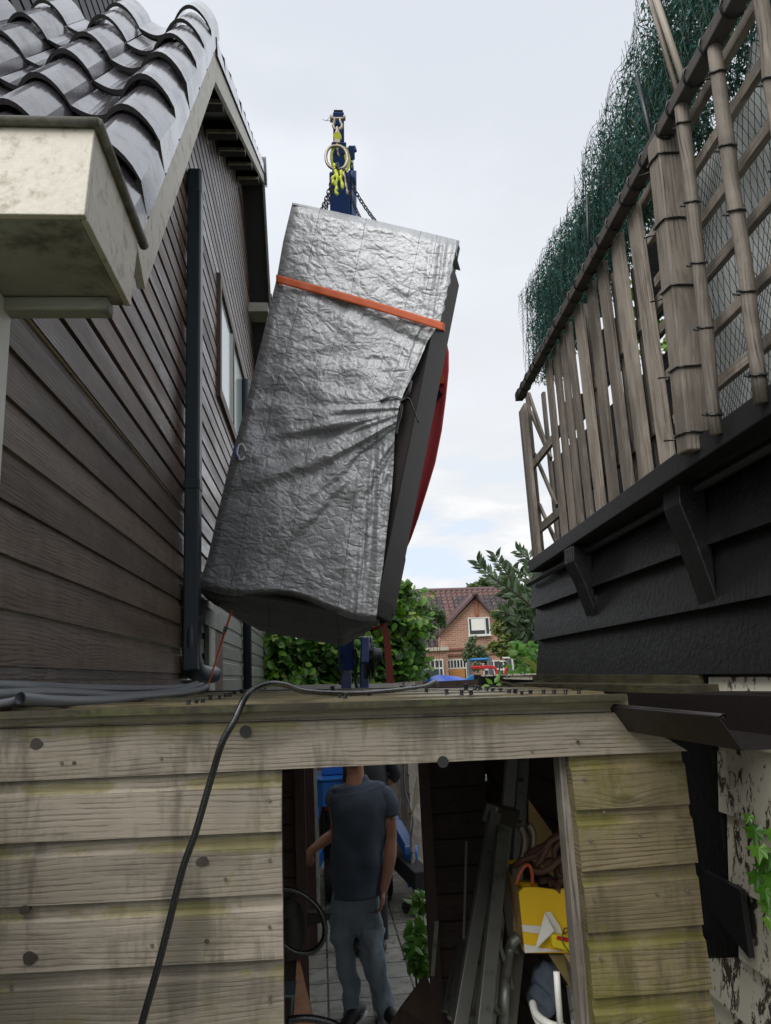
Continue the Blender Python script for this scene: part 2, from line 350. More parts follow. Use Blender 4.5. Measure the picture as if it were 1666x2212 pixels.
def tarpm(name, base, rough, sc=1.0, metal=.75):
    m, nt, b = newmat(name); u, v, r, r2 = uvr(nt); p = XYZ(nt, u, v, r)
    d = NOI(nt, p, 5, 3)
    pd = XYZ(nt, MA(nt, 'ADD', u, MA(nt, 'MULTIPLY', d, .10)), MA(nt, 'ADD', v, MA(nt, 'MULTIPLY', NOI(nt, p, 8, 3), .08)), r)
    v1 = NT(nt, 'ShaderNodeTexVoronoi', _feature='DISTANCE_TO_EDGE', Scale=15*sc, Vector=XYZ(nt, MA(nt, 'MULTIPLY', MA(nt, 'ADD', u, MA(nt, 'MULTIPLY', d, .10)), .6), MA(nt, 'ADD', v, MA(nt, 'MULTIPLY', NOI(nt, p, 8, 3), .08)), r)).outputs['Distance']
    v2 = NT(nt, 'ShaderNodeTexVoronoi', _feature='DISTANCE_TO_EDGE', Scale=38*sc, Vector=pd).outputs['Distance']
    n1 = NOI(nt, p, 45*sc, 5, .65, .8)
    h = MA(nt, 'ADD', MA(nt, 'MULTIPLY', SS(nt, v1, 0, .25), 1.0), MA(nt, 'ADD', MA(nt, 'MULTIPLY', SS(nt, v2, 0, .3), .35), MA(nt, 'MULTIPLY', n1, .8)))
    weave = MA(nt, 'MULTIPLY', MA(nt, 'SINE', MA(nt, 'MULTIPLY', u, 1400)), MA(nt, 'SINE', MA(nt, 'MULTIPLY', v, 1400)))
    big = NOI(nt, p, 2.2, 4, .6)
    c = MIX(nt, big, tuple(x*.82 for x in base), tuple(x*1.12 for x in base))
    c = MIX(nt, SS(nt, v1, .02, .0, 0, .35), c, tuple(x*.3 for x in base))
    seam = None
    for x0 in (.17, .45, .78, .88):
        k = MA(nt, 'LESS_THAN', MA(nt, 'ABSOLUTE', MA(nt, 'SUBTRACT', MA(nt, 'ADD', u, MA(nt, 'MULTIPLY', MA(nt, 'SUBTRACT', d, .5), .012)), x0*1.35)), .0028)
        seam = k if seam is None else MA(nt, 'MAXIMUM', seam, k)
    c = MIX(nt, MA(nt, 'MULTIPLY', seam, .7), c, tuple(x*.25 for x in base))
    bn = bump(nt, b, h, .7, .0048)
    setp(nt, b, Base__Color=c, Roughness=MA(nt, 'MULTIPLY_ADD', n1, .3, rough), Metallic=metal)
    return m
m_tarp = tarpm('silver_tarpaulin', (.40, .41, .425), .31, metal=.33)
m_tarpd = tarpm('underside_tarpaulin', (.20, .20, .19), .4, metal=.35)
m_tile = None
def tilem(name, c, rough, coat, var):
    m, nt, b = newmat(name); u, v, r, r2 = uvr(nt); geo = NT(nt, 'ShaderNodeNewGeometry').outputs['Position']
    t = MA(nt, 'MULTIPLY_ADD', r2, var, 1-var/2)
    cc = MIX(nt, 1, c, XYZ(nt, t, t, t), 'MULTIPLY')
    n = NOI(nt, geo, 9, 6, .7)
    cc = MIX(nt, SS(nt, n, .55, .72, 0, .8), cc, (.03, .033, .028))
    rg = MA(nt, 'ADD', SS(nt, NOI(nt, geo, 5, 5, .7), .45, .65, 0, .3), rough)
    setp(nt, b, Base__Color=cc, Roughness=rg, Coat__Weight=coat, Coat__Roughness=.12, Coat__IOR=1.7)
    bump(nt, b, NOI(nt, geo, 45, 4, .6), .12, .004); return m
m_tile = tilem('glazed_pantile', (.050, .043, .052), .22, 1.0, .3)
m_tile2 = tilem('far_pantile', (.085, .045, .045), .6, .2, .9)
m_dark = plain('dark_board', (.030, .028, .030), .5, bmp=.3, nscale=8)
m_beige = plain('bare_timber', (.42, .36, .27), .6, var=.2, dirt=.2)
m_glass, nt, b = newmat('frosted_glass'); setp(nt, b, Base__Color=MIX(nt, NOI(nt, NT(nt, 'ShaderNodeNewGeometry').outputs['Position'], 18, 4), (.30, .40, .38), (.55, .63, .62)), Roughness=.12)
m_dglass = plain('dark_glass', (.02, .025, .03), .08, bmp=0)
m_skin = plain('skin', (.42, .20, .13), .5, var=.15, bmp=.1)
m_shirt = plain('slate_tshirt', (.075, .095, .13), .9, var=.2, nscale=9, bmp=.4, bscale=250)
m_jeans = plain('faded_jeans', (.21, .26, .30), .9, var=.35, nscale=10, bmp=.4, bscale=250)
m_jack = plain('dark_jacket', (.02, .022, .028), .6)
m_hair = plain('grey_hair', (.10, .09, .08), .8)
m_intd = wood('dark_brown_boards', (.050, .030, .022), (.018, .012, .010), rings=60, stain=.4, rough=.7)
m_post = wood('dark_red_post', (.075, .04, .032), (.03, .018, .015), stain=.3, rough=.6)
m_alu = plain('oxidised_aluminium', (.12, .12, .11), .45, metal=.55, dirt=.3, nscale=14)
m_galv = plain('galvanised', (.30, .31, .32), .35, metal=.8, nscale=10, var=.3)
m_ybox = plain('yellow_card', (.80, .50, .01), .55, var=.06, bmp=.2, bscale=30)
m_card = plain('brown_card', (.30, .19, .08), .8, var=.3)
m_paper = plain('paper_white', (.72, .70, .65), .6, var=.05)
m_bhose = plain('brown_hose', (.11, .05, .035), .5, var=.5, nscale=25)
m_ohose = plain('orange_hose', (.50, .09, .03), .4)
m_green = plain('green_twine', (.01, .20, .06), .5)
m_redp = plain('red_plastic', (.6, .02, .015), .4); m_yelp = plain('yellow_plastic', (.85, .68, .02), .4)
m_conc = plain('concrete', (.30, .29, .26), .8, var=.25, nscale=6, bmp=.6)
m_grn = plain('soil_and_grass', (.045, .06, .025), .95, var=.5, nscale=3, bmp=.8)
m_sheet = plain('frosted_sheet', (.78, .80, .80), .3, var=.25, nscale=2.5, bmp=.1)
m_ink = plain('black_ink', (.01, .01, .01), .6, bmp=0)
m_bluet = plain('blue_tarp', (.02, .10, .55), .4, bmp=.4, bscale=12, bdist=.03)
m_cyan = plain('light_blue_plastic', (.03, .25, .60), .35)
m_tyre = plain('tyre_black', (.012, .012, .012), .7, bmp=.6)
def pavem():
    m, nt, b = newmat('paving'); geo = NT(nt, 'ShaderNodeNewGeometry').outputs['Position']
    bt = NT(nt, 'ShaderNodeTexBrick', Scale=1.0, Vector=geo, Color1=(.30, .29, .25), Color2=(.38, .37, .32), Mortar=(.05, .05, .035), _offset=0.0)
    bt.inputs['Brick Width'].default_value = .3; bt.inputs['Row Height'].default_value = .3; bt.inputs['Mortar Size'].default_value = .008
    n = NOI(nt, geo, 7, 6, .7); c = MIX(nt, SS(nt, n, .45, .7), bt.outputs[0], (.15, .15, .12)); wet = NOI(nt, geo, 2.2, 3)
    setp(nt, b, Base__Color=c, Roughness=SS(nt, wet, .4, .6, .25, .8)); bump(nt, b, MA(nt, 'ADD', n, MA(nt, 'MULTIPLY', bt.outputs['Fac'], -1.5)), .5, .006); return m
m_pave = pavem()
m_brick = brick('orange_brick', (.33, .13, .075), (.42, .21, .13), (.42, .37, .30), sc=1.5)
m_leaf1 = leafmat('hedge_leaf', [(.02, .06, .01), (.055, .16, .02), (.14, .30, .03), (.42, .46, .12)])
m_leaf2 = leafmat('olive_leaf', [(.02, .055, .015), (.045, .10, .03), (.12, .19, .10), (.30, .36, .28)])
m_leaf3 = leafmat('distant_leaf', [(.03, .06, .02), (.06, .10, .03), (.12, .16, .06)])
m_leaf4 = leafmat('bright_leaf', [(.05, .16, .015), (.10, .28, .03), (.20, .38, .05)], .3)
m_teal = leafmat('teal_screen', [(.004, .030, .030), (.010, .10, .10), (.03, .20, .19), (.14, .34, .32)], .35)
m_void = plain('soot_black', (.005, .005, .005), .9, spec=.1)
m_bark = plain('bark', (.06, .045, .03), .9)
m_wire = plain('wire', (.008, .03, .03), .6, bmp=0, spec=.2)


# ================================================================== SETTING
g = MB(); g.face([(-120, -30, -.02), (120, -30, -.02), (120, 220, -.02), (-120, 220, -.02)]); tag(g.build('ground', m_grn), kind='structure')
g = MB(); g.face([(-.95, 1.2, 0), (1.6, 1.2, 0), (1.6, 10.2, 0), (-.95, 10.2, 0)]); tag(g.build('paving', m_pave), kind='structure')

# ================================================================== siding helper
P_SHIP = [(0, .016), (.70, .015), (.76, .004), (1, .003)]
P_SLIT = [(0, .020), (.80, .018), (.82, -.012), (1, -.012)]
P_FEATH = [(0, .030), (1, .004)]
def siding(mb, zs, yl, yh, P, prof, ends=False, base=-.03):
    for z0, z1 in zip(zs[:-1], zs[1:]):
        jz = ru(-.003, .003)
        r = (rnd()*50, rnd()); o = rnd()*7; h = z1-z0
        def pt(f, off, end):
            z = z0+h*f+(jz if f < .9 else 0); y = (yl if end == 0 else yh)(z); return P(y, z, off), (y+o, h*f)
        pr = [(0, base)]+prof
        for (f0, o0), (f1, o1) in zip(pr[:-1], pr[1:]):
            q = [pt(f0, o0, 0), pt(f0, o0, 1), pt(f1, o1, 1), pt(f1, o1, 0)]
            if q[0][0] == q[1][0]: continue
            mb.face([a[0] for a in q], [a[1] for a in q], r)
        if ends:
            for e in (0, 1):
                q = [pt(f, of, e) for f, of in pr]+[pt(1, base, e)]
                mb.face([a[0] for a in q], [(a[0][0], a[0][2]) for a in q], r)
def pxboard(mb, tl, tr, bl, br, Y, prof, depth=.03):
    """one board of a front wall: four corners seen in the photo, laid on the wall plane y=Y"""
    TL, TR, BL, BR = [PY(p[0], p[1], Y) for p in (tl, tr, bl, br)]
    r = (rnd()*50, rnd()); o = rnd()*7; h = (TL-BL).length
    rows = [(0, -depth)]+prof+[(1, -depth)]
    pts = []
    for f, of in rows:
        pts.append((BL.lerp(TL, f)+Vector((0, -of, 0)), BR.lerp(TR, f)+Vector((0, -of, 0)), f*h))
    for (a0, b0, f0), (a1, b1, f1) in zip(pts[:-1], pts[1:]):
        mb.face([a0, b0, b1, a1], [(a0.x+o, f0), (b0.x+o, f0), (b1.x+o, f1), (a1.x+o, f1)], r)
    for k in (0, 1): mb.face([p[k] for p in pts], [(p[k].y, p[k].z) for p in pts], r)

# ================================================================== LEFT HOUSE
HX = -.9; VX = -.60; KS = .60/.69
house = thing('timber_house', 'dark brown timber clad house with steep glazed pantile roof on the left', 'house', (HX, 2.1, 0))
A_, B_, C_, D_ = [(y*KS, H+(z-H)*KS) for y, z in ((2.62, 3.858), (4.72, 6.79), (10.67, 10.19), (12.06, 8.68))]; E_ = (13.6, D_[1]-(13.6-D_[0])*1.09)
def inv(a, b, z): return a[0]+(b[0]-a[0])*(z-a[1])/(b[1]-a[1])
def wl(z):
    z = z+.12
    return 2.1 if z < A_[1]+.10 else (inv(A_, B_, z) if z < B_[1] else min(inv(B_, C_, z), C_[0]))
def wh(z):
    z = z+.12
    return 13.4 if z < E_[1]+.23 else (inv(D_, E_, z) if z < D_[1] else max(inv(C_, D_, z), C_[0]))
HP = lambda y, z, of: Vector((HX+of, y, z))
mb = MB(); zs = [.05+.1545*i for i in range(22)]; zs = [z+(2.232-(.05+.1545*14)) for z in zs]
zlow = [z for z in zs if z < 3.33]
siding(mb, [z for z in zs if z < 3.34], lambda z: 1.2 if z < 2.05 else 2.1, lambda z: 5.3, HP, P_SHIP)
mb.build('wall', m_house, house)
seam = [z for z in zs if z < 3.34][-1]
mb = MB(); siding(mb, [z for z in zs if z < 3.03], lambda z: 5.3, lambda z: 13.4, HP, P_SHIP); mb.build('lower_wall', m_houseg, house)
mb = MB(); zz = [seam+.152*i for i in range(int((C_[1]-.15-seam)/.152)+1)]
siding(mb, zz, wl, wh, HP, P_SLIT)
siding(mb, [z for z in zs if 3.0 <= z < 3.34], lambda z: 5.3, lambda z: 13.4, HP, P_SLIT)
mb.build('gable_wall', m_house2, house)
mb = MB(); mb.box(HX-.02, HX+.012, 2.2, 4.6, seam-.004, seam+.012); mb.build('bare_edge_strip', m_beige, house)
mb = MB(); mb.box(-1.25, HX+.03, 1.9, 2.085, 2.16, 3.262); mb.build('corner_post', m_white, house)
# verge boards, soffit, roof slab
def along(a, b, t): return (a[0]+(b[0]-a[0])*t, a[1]+(b[1]-a[1])*t)
mb = MB()
def vb(a, b, w, x0, x1, lift=0):
    d = nzv((b[0]-a[0], b[1]-a[1])); n = (d[1], -d[0])
    if n[1] > 0: n = (-n[0], -n[1])
    q = [(a[0], a[1]), (b[0], b[1]), (b[0]+n[0]*w, b[1]+n[1]*w), (a[0]+n[0]*w, a[1]+n[1]*w)]
    return [Vector((x0, y, z)) for y, z in q], (x1-x0, 0, 0)
def vmit(pl, w):     # mitred lower line of a poly of (y,z)
    out = []
    for i, p in enumerate(pl):
        ns = []
        for a, b in ((pl[i-1], p) if i else (None, None), (p, pl[i+1]) if i < len(pl)-1 else (None, None)):
            if a is None: continue
            d = nzv((b[0]-a[0], b[1]-a[1])); n = np.array((d[1], -d[0]));
            if n[1] > 0: n = -n
            ns.append(n)
        m_ = nzv(sum(ns)); out.append((p[0]+m_[0]*w/m_.dot(ns[0]), p[1]+m_[1]*w/m_.dot(ns[0])))
    return out
VL = [A_, B_, C_, D_, E_]; VLb = vmit(VL, .20); VLc = vmit(VL, .14); VS = vmit(VL, .06); VS2 = vmit(VL, .10)
for i in range(4):
    w = MB(); q = [VL[i], VL[i+1], VLb[i+1], VLb[i]] if i == 0 else [VL[i], VL[i+1], VLc[i+1], VLc[i] if i > 1 else VLb[i]]
    w.prism([Vector((VX, y, z)) for y, z in q], (.028, 0, 0)); w.build('bargeboard', m_cream if i < 2 else m_creamd, house)
for i in range(4):
    w = MB(); q = [VS[i], VS[i+1], VS2[i+1], VS2[i]]
    w.prism([Vector((-3.2, y, z)) for y, z in q], (3.2+VX-.002, 0, 0), ud=(1, 0, 0)); w.build('roof_deck', m_dark, house)
for (px, py) in ((477, 219), (509, 295), (528, 344), (543, 381), (558, 410)):
    p = PX(px, py, VX-.01); t = (p.y-B_[0])/(C_[0]-B_[0]); q = along(VS2[1], VS2[2], min(t, .97))
    w = MB(); w.box(HX-.02, VX-.003, q[0]-.05, q[0]+.05, q[1]-.13, q[1]-.0); w.build('purlin', m_dark, house)
    w = MB(); w.box(HX+.03, VX-.003, q[0]-.065, q[0]-.052, q[1]-.145, q[1]-.11); w.box(HX+.03, HX+.045, q[0]-.065, q[0]-.052, q[1]-.26, q[1]-.147); w.build('purlin_trim', m_cream, house)
for (px, py) in ((578, 548), (580, 680)):
    p = PX(px, py, VX-.01)
    w = MB(); w.box(HX-.02, VX-.003, p.y-.25, p.y+.1, p.z-.07, p.z+.07); w.build('bracket', m_creamd, house)
w = MB()
for i in range(1, 5): pass
# far eave: boarded soffit below the last verge
# pantiles
def prof(u, f=.55):
    return math.sin(math.pi*u/f)**.75 if u < f else -.28*math.sin(math.pi*(u-f)/(1-f))
def pantiles(mb, org, e1, e2, n, W_, L, cols, rows, h, nu=14, flap=.2, th=.022, jit=.012, over=1.1):
    org, e1, e2, n = map(Vector, (org, e1, e2, n))
    for c in range(cols):
        for r_ in range(rows):
            rr = (rnd()*50, rnd()); j1 = ru(-jit, jit); j2 = ru(-jit, jit); tw = ru(-jit, jit)
            def pt(u, v, dn=0):
                return org+e1*((c+u)*W_+tw*v)+e2*((r_+v*over)*L+j1)+n*(h*prof(u)+.05*(L/.54)*(1-v)+j2*.4-dn)
            us = [i/nu*1.0 for i in range(nu+1)]
            for a, b in zip(us[:-1], us[1:]):
                for v0, v1 in ((0, .5), (.5, 1)):
                    mb.idx([pt(a, v0), pt(b, v0), pt(b, v1), pt(a, v1)], [(0, 1, 2, 3)], [(a, v0), (b, v0), (b, v1), (a, v1)], rr)
                mb.idx([pt(a, 0), pt(b, 0), pt(b, 0, th), pt(a, 0, th)], [(0, 3, 2, 1)], [(a, 0), (b, 0), (b, 0), (a, 0)], rr)
            if c == 0 and flap:
                q = [pt(0, 0), pt(0, 1), org+e1*0+e2*((r_+over)*L+j1)-n*flap, org+e2*((r_)*L+j1)-n*flap]
                mb.face(q, None, rr); mb.face([p+e1*.02 for p in q][::-1], None, rr)
                mb.face([q[0], q[3], q[3]+e1*.02, q[0]+e1*.02], None, rr)
            # rough side edge of the barrel
            mb.idx([pt(.56, 0, -.012), pt(.56, 1, -.012), pt(.56, 1, .02), pt(.56, 0, .02)], [(0, 1, 2, 3)], None, rr)
dAB = nzv((B_[0]-A_[0], B_[1]-A_[1])); dBC = nzv((C_[0]-B_[0], C_[1]-B_[1])); dDC = nzv((C_[0]-D_[0], C_[1]-D_[1]))
mb = MB()
o0 = Vector((VX+.04, 2.746*KS-dAB[0]*.47-dAB[1]*.06, H+(4.038-H)*KS-dAB[1]*.47+dAB[0]*.06))
pantiles(mb, o0, (-1, 0, 0), (0, dAB[0], dAB[1]), (0, -dAB[1], dAB[0]), .5*KS, .54*KS, 6, 8, .13, nu=22, flap=.09)
o1 = Vector((VX+.045, B_[0]+.1, B_[1]+.1))
pantiles(mb, o1, (-1, 0, 0), (0, dBC[0], dBC[1]), (0, -dBC[1], dBC[0]), .5*KS, .54*KS, 3, 13, .10, flap=.07)
dDC_ = nzv((E_[0]-D_[0], E_[1]-D_[1])); tl = mb.build('roof_tiles', m_tile, house, smooth=True)
mb = MB(); o2 = Vector((VX+.045, D_[0]+14*.45*dDC_[0], D_[1]+.06+14*.45*dDC_[1]))
pantiles(mb, o2, (-1, 0, 0), (0, dDC[0], dDC[1]), (0, dDC[1], -dDC[0]) if dDC[0] > 0 else (0, dDC[1], -dDC[0]), .5*KS, .45, 2, 14, .09, flap=.08)
mb.build('rear_roof_tiles', m_tile, house, smooth=True)
mb = MB(); mb.tube([(VX+.06, C_[0], C_[1]+.02), (-2.5, C_[0], C_[1]+.02)], .2, 16); mb.build('ridge_tile', m_tile, house, smooth=True)
# dormer cheek behind the near roof slope
mb = MB(); siding(mb, [6.2+.19*i for i in range(28)], lambda z: 4.4, lambda z: 7.7, lambda y, z, of: Vector((-2.15+of, y, z)), P_SLIT, ends=True)
mb.build('dormer_cheek', m_dark, house)
mb = MB(); mb.box(-2.2, -2.1, 7.705, 7.85, 6.5, 11.6); mb.build('dormer_corner_board', m_beige, house)
# box gutter
gt = thing('box_gutter', 'cream painted box gutter with mossy rolled rim at the corner of the timber house', 'gutter', (-.53, 2.1, 3.27))
GX = -.53
mb = MB(); mb.prism([(-3, 1.64, 3.265), (GX, 1.64, 3.265), (GX, 1.69, 3.55), (-3, 1.69, 3.55)], (0, .02, 0)); mb.build('fascia', m_cream, gt, bevel=.003)
mb = MB(); mb.prism([(GX-.018, 1.665, 3.265), (GX-.018, 2.09, 3.265), (GX-.018, 2.16, 3.53), (GX-.018, 1.71, 3.55)], (.018, 0, 0)); mb.build('end_board', m_cream, gt, bevel=.003)
mb = MB(); mb.prism([(-3, 1.662, 3.268), (GX-.02, 1.662, 3.268), (GX-.02, 2.09, 3.268), (-3, 2.09, 3.268)], (0, 0, .015)); mb.build('soffit', m_creamd, gt)
mb = MB(); mb.box(-3, GX-.05, 2.03, 2.095, 3.225, 3.266); mb.build('moulding', m_creamd, gt, bevel=.008)
m_mrim = plain('mossy_rim', (.16, .15, .12), .5, dirt=.9, nscale=12, dirtc=(.03, .035, .02), var=.5, bmp=.4)
mb = MB(); mb.tube([(-3, 1.68, 3.556), (GX+.012, 1.68, 3.556)], .013, 10); mb.tube([(GX+.008, 1.68, 3.556), (GX+.008, 2.20, 3.535)], .015, 10); mb.build('rolled_rim', m_mrim, gt, smooth=True)
# downpipes
def dpipe(y, z0, z1, w, d, mat, shoe=True, x=HX+.03):
    r_ = MB(); r_.box(x, x+d, y-w/2, y+w/2, z0, z1); o = r_.build('downpipe', mat, house, bevel=.012)
    c = MB(); c.box(x-.004, x+d+.004, y-w/2-.004, y+w/2+.004, z0+(z1-z0)*.33, z0+(z1-z0)*.33+.07); c.build('pipe_collar', mat, o, bevel=.008)
    s = MB(); s.box(x-.005, x+d+.005, y-w/2-.005, y+w/2+.005, z1-.18, z1+.03); s.build('pipe_head', mat, o, bevel=.02)
    if shoe:
        s = MB(); s.tube(smooth_path([(x+d/2, y, z0+.35), (x+d/2, y, z0+.12), (x+d/2+.01, y+.12, z0), (x+d/2+.05, y+.62, z0-.02)], 5), .062, 14); s.build('pipe_shoe', mat, o, smooth=True)
    return o
dpipe(5.0, 2.24, 5.88, .13, .10, m_pipe)
mb = MB(); mb.tube([(HX+.07, 8.95, 2.0), (HX+.07, 8.95, 5.9)], .05, 12); mb.build('downpipe', m_pipe, house, smooth=True)
mb = MB(); mb.tube([(HX+.05, 13.43, 1.2), (HX+.05, 13.43, 6.5)], .06, 12); mb.tube([(HX+.05, 13.43, 2.62), (HX+.05, 13.43, 2.67)], .07, 12); mb.build('downpipe', m_white, house, smooth=True)
# window
zt, zb = PX(470, 610, HX).z, PX(473, 880, HX).z
ya, yb, yc, yd = [PX(x, 800, HX+.03).y for x in (471, 500, 506, 527)]
wn = MB()
for (y0, y1, z0, z1) in ((ya, ya+.10, zb, zt), (yd-.1, yd, zb, zt), (yb, yb+.09, zb+.1, zt-.1), (ya+.1, yd-.1, zb, zb+.1), (ya+.1, yd-.1, zt-.1, zt)): wn.box(HX+.0, HX+.055, y0, y1, z0, z1)
wf = wn.build('window', wood('window_frame', (.10, .065, .045), (.05, .03, .02), knots=0, stain=.2), house)
wn = MB()
for (y0, y1) in ((ya+.11, yb), (yb+.09, yd-.11)):
    for (a, b, c, d) in ((y0, y0+.05, zb+.11, zt-.11), (y1-.03, y1, zb+.11, zt-.11), (y0, y1, zb+.101, zb+.14)): wn.box(HX+.0, HX+.046, a, b, c, d)
wn.build('casement', m_white, wf)
wn = MB(); wn.box(HX-.01, HX+.03, ya+.12, yd-.12, zb+.12, zt-.12); wn.build('pane', m_glass, wf)
# side door behind the strap
dr = MB(); dr.box(HX+.018, HX+.035, 6.05, 6.45, 1.9, 2.6); do = dr.build('door', m_creamd, house)
dr = MB(); dr.box(HX+.018, HX+.03, 6.45, 7.0, 1.9, 2.62); dr.build('door_panel', m_post, do)
dr = MB(); dr.box(HX+.018, HX+.05, 5.8, 7.03, 2.6, 2.74); dr.box(HX+.018, HX+.05, 5.98, 6.05, 1.9, 2.6); dr.build('door_frame', m_houseg, do)

# ================================================================== SHED
shed = thing('lean_to_shed', 'low weathered pine shed with flat roof and open doorway between the two houses', 'shed', (0, 1.95, 0))
SY = 1.95
mb = MB()
pxboard(mb, (-70, 1557), (1320, 1517), (-70, 1575), (1322, 1537), SY, [(0, .003), (1, .003)])
pxboard(mb, (-70, 1576), (1340, 1538), (-70, 1691), (1480, 1621), SY, [(0, .016), (.97, .016), (1, .012)])
mb.build('lintel_board', m_shed, shed)
mb = MB()
L = [((-70, 1692), (609, 1663), (-70, 1823), (609, 1793)), ((-70, 1823), (609, 1793), (-70, 1960), (611, 1926)), ((-70, 1960), (611, 1927), (-70, 2103), (613, 2066)),
     ((-70, 2103), (613, 2066), (-70, 2255), (614, 2206)), ((-70, 2255), (614, 2206), (-70, 2420), (616, 2365))]
for q in L: pxboard(mb, *q, SY, [(0, .017), (.74, .015), (.80, .004), (1, .003)])
mb.build('front_wall', m_shed, shed)
mb = MB()
Rb = [((1227, 1633), (1470, 1621), (1240, 1748), (1484, 1735)), ((1241, 1748), (1486, 1735), (1253, 1880), (1502, 1860)), ((1254, 1880), (1500, 1860), (1265, 2011), (1513, 1993)),
      ((1266, 2011), (1514, 1993), (1277, 2151), (1533, 2132)), ((1277, 2151), (1531, 2132), (1290, 2300), (1550, 2280))]
for q in Rb: pxboard(mb, *q, SY, [(0, .017), (.74, .015), (.80, .004), (1, .003)])
mb.build('side_panel', m_shedg, shed)
mb = MB(); mb.prism([PY(1207, 1631, SY+.03), PY(1228, 1631, SY+.03), PY(1282, 2300, SY+.03), PY(1264, 2300, SY+.03)], (0, .05, 0), ud=(0, 0, -1)); mb.build('door_post', m_trel, shed)
m_knot = plain('dark_knot', (.035, .026, .02), .6, var=.5, nscale=90)
for kx, ky, kr, of in ((78, 1607, 12, -.0175), (437, 1861, 11, -.019), (52, 1966, 9, -.019), (64, 2071, 13, -.019), (144, 2140, 12, -.006), (577, 2149, 7, -.006), (160, 1508+140, 4, -.0175), (446, 2034, 4, -.019), (410, 2130, 5, -.006), (575, 1828, 4, -.006)):
    p = PY(kx, ky, SY+of); w = MB(); r_ = kr/1604*2.05; w.prism([p+Vector((r_*math.cos(a)*(1+.15*math.sin(3*a+kx)), 0, r_*.8*math.sin(a)*(1+.12*math.sin(2*a+ky)))) for a in [k*math.pi/8 for k in range(16)]], (0, .01, 0)); w.build('knot', m_knot, shed)
m_scr = plain('screw', (.16, .15, .13), .4, metal=.6)
scr = [(.3906*x, 1437+.3906*y) for x, y in ((340, 540), (890, 513), (1490, 748), (1490, 1078), (1490, 1448), (1490, 1833), (1245, 1183), (1490, 1862), (60, 1780), (840, 1550))]
scr += [(1193+.3382*x, 1464+.3382*y) for x, y in ((205, 648), (330, 860), (245, 1040), (270, 1420), (310, 1800), (558, 1000), (825, 990), (770, 600), (670, 1380), (860, 1360), (870, 1690), (160, 408))]+[(1149, 1622), (1250, 1603)]
for kx, ky in scr:
    w = MB(); w.disc(PY(kx, ky, SY-.018), (0, 1, 0), .0038, .004, 10); w.build('screw_head', m_scr, shed)
for k, (kx, ky) in enumerate(((530, 1580), (957, 1646))):
    p = PY(kx, ky, SY-.018); w = MB(); w.disc(p, (0, 1, 0), .014, .006, 20); w.build('knot_hole', m_ink, shed)
# flat roof
def droof(fx, fy):
    a = Vector((-.87, 1.936, 2.106)).lerp(Vector((.80, 1.936, 2.070)), fx); b = Vector((-.87, 4.8, 2.108)).lerp(Vector((1.33, 4.8, 2.034)), fx)
    return a.lerp(b, fy)
mb = MB()
for k in range(9):
    f0, f1 = k/9, (k+1)/9-.004; up_ = Vector((0, 0, .006*(k % 2)))
    q = [droof(0, f0)+up_, droof(1, f0)+up_, droof(1, f1)+up_, droof(0, f1)+up_]
    mb.prism(q, (0, 0, -.03))
mb.build('roof_board', m_deck, shed)
mb = MB(); mb.prism([PY(-80, 1541, 1.895), PY(1355, 1499, 1.895), PY(1355, 1513, 1.895), PY(-80, 1556, 1.895)], (0, .035, 0)); mb.build('roof_edge_trim', m_trim, shed)
mb = MB(); mb.beam(droof(.02, .98)+Vector((0, 0, .006)), droof(.98, .98)+Vector((0, 0, .006)), .10, .012); mb.build('edge_flashing', m_plug, shed)
# shed inside: rear wall, posts, side walls
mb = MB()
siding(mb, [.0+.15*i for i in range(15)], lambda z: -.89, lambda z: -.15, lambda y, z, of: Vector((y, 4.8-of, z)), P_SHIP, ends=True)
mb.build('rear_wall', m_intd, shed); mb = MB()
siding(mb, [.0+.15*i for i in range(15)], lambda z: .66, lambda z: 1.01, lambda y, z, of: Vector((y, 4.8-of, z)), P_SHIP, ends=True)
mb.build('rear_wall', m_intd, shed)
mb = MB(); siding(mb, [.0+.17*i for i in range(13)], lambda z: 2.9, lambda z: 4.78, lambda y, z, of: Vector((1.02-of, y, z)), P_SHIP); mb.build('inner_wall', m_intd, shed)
for x in (-.135, .62):
    mb = MB(); mb.box(x-.03, x+.03, 4.70, 4.77, 0, 2.03); mb.build('rear_post', m_post, shed)
mb = MB(); mb.box(-.16, .66, 4.70, 4.77, 1.97, 2.03); mb.build('door_head', m_post, shed)
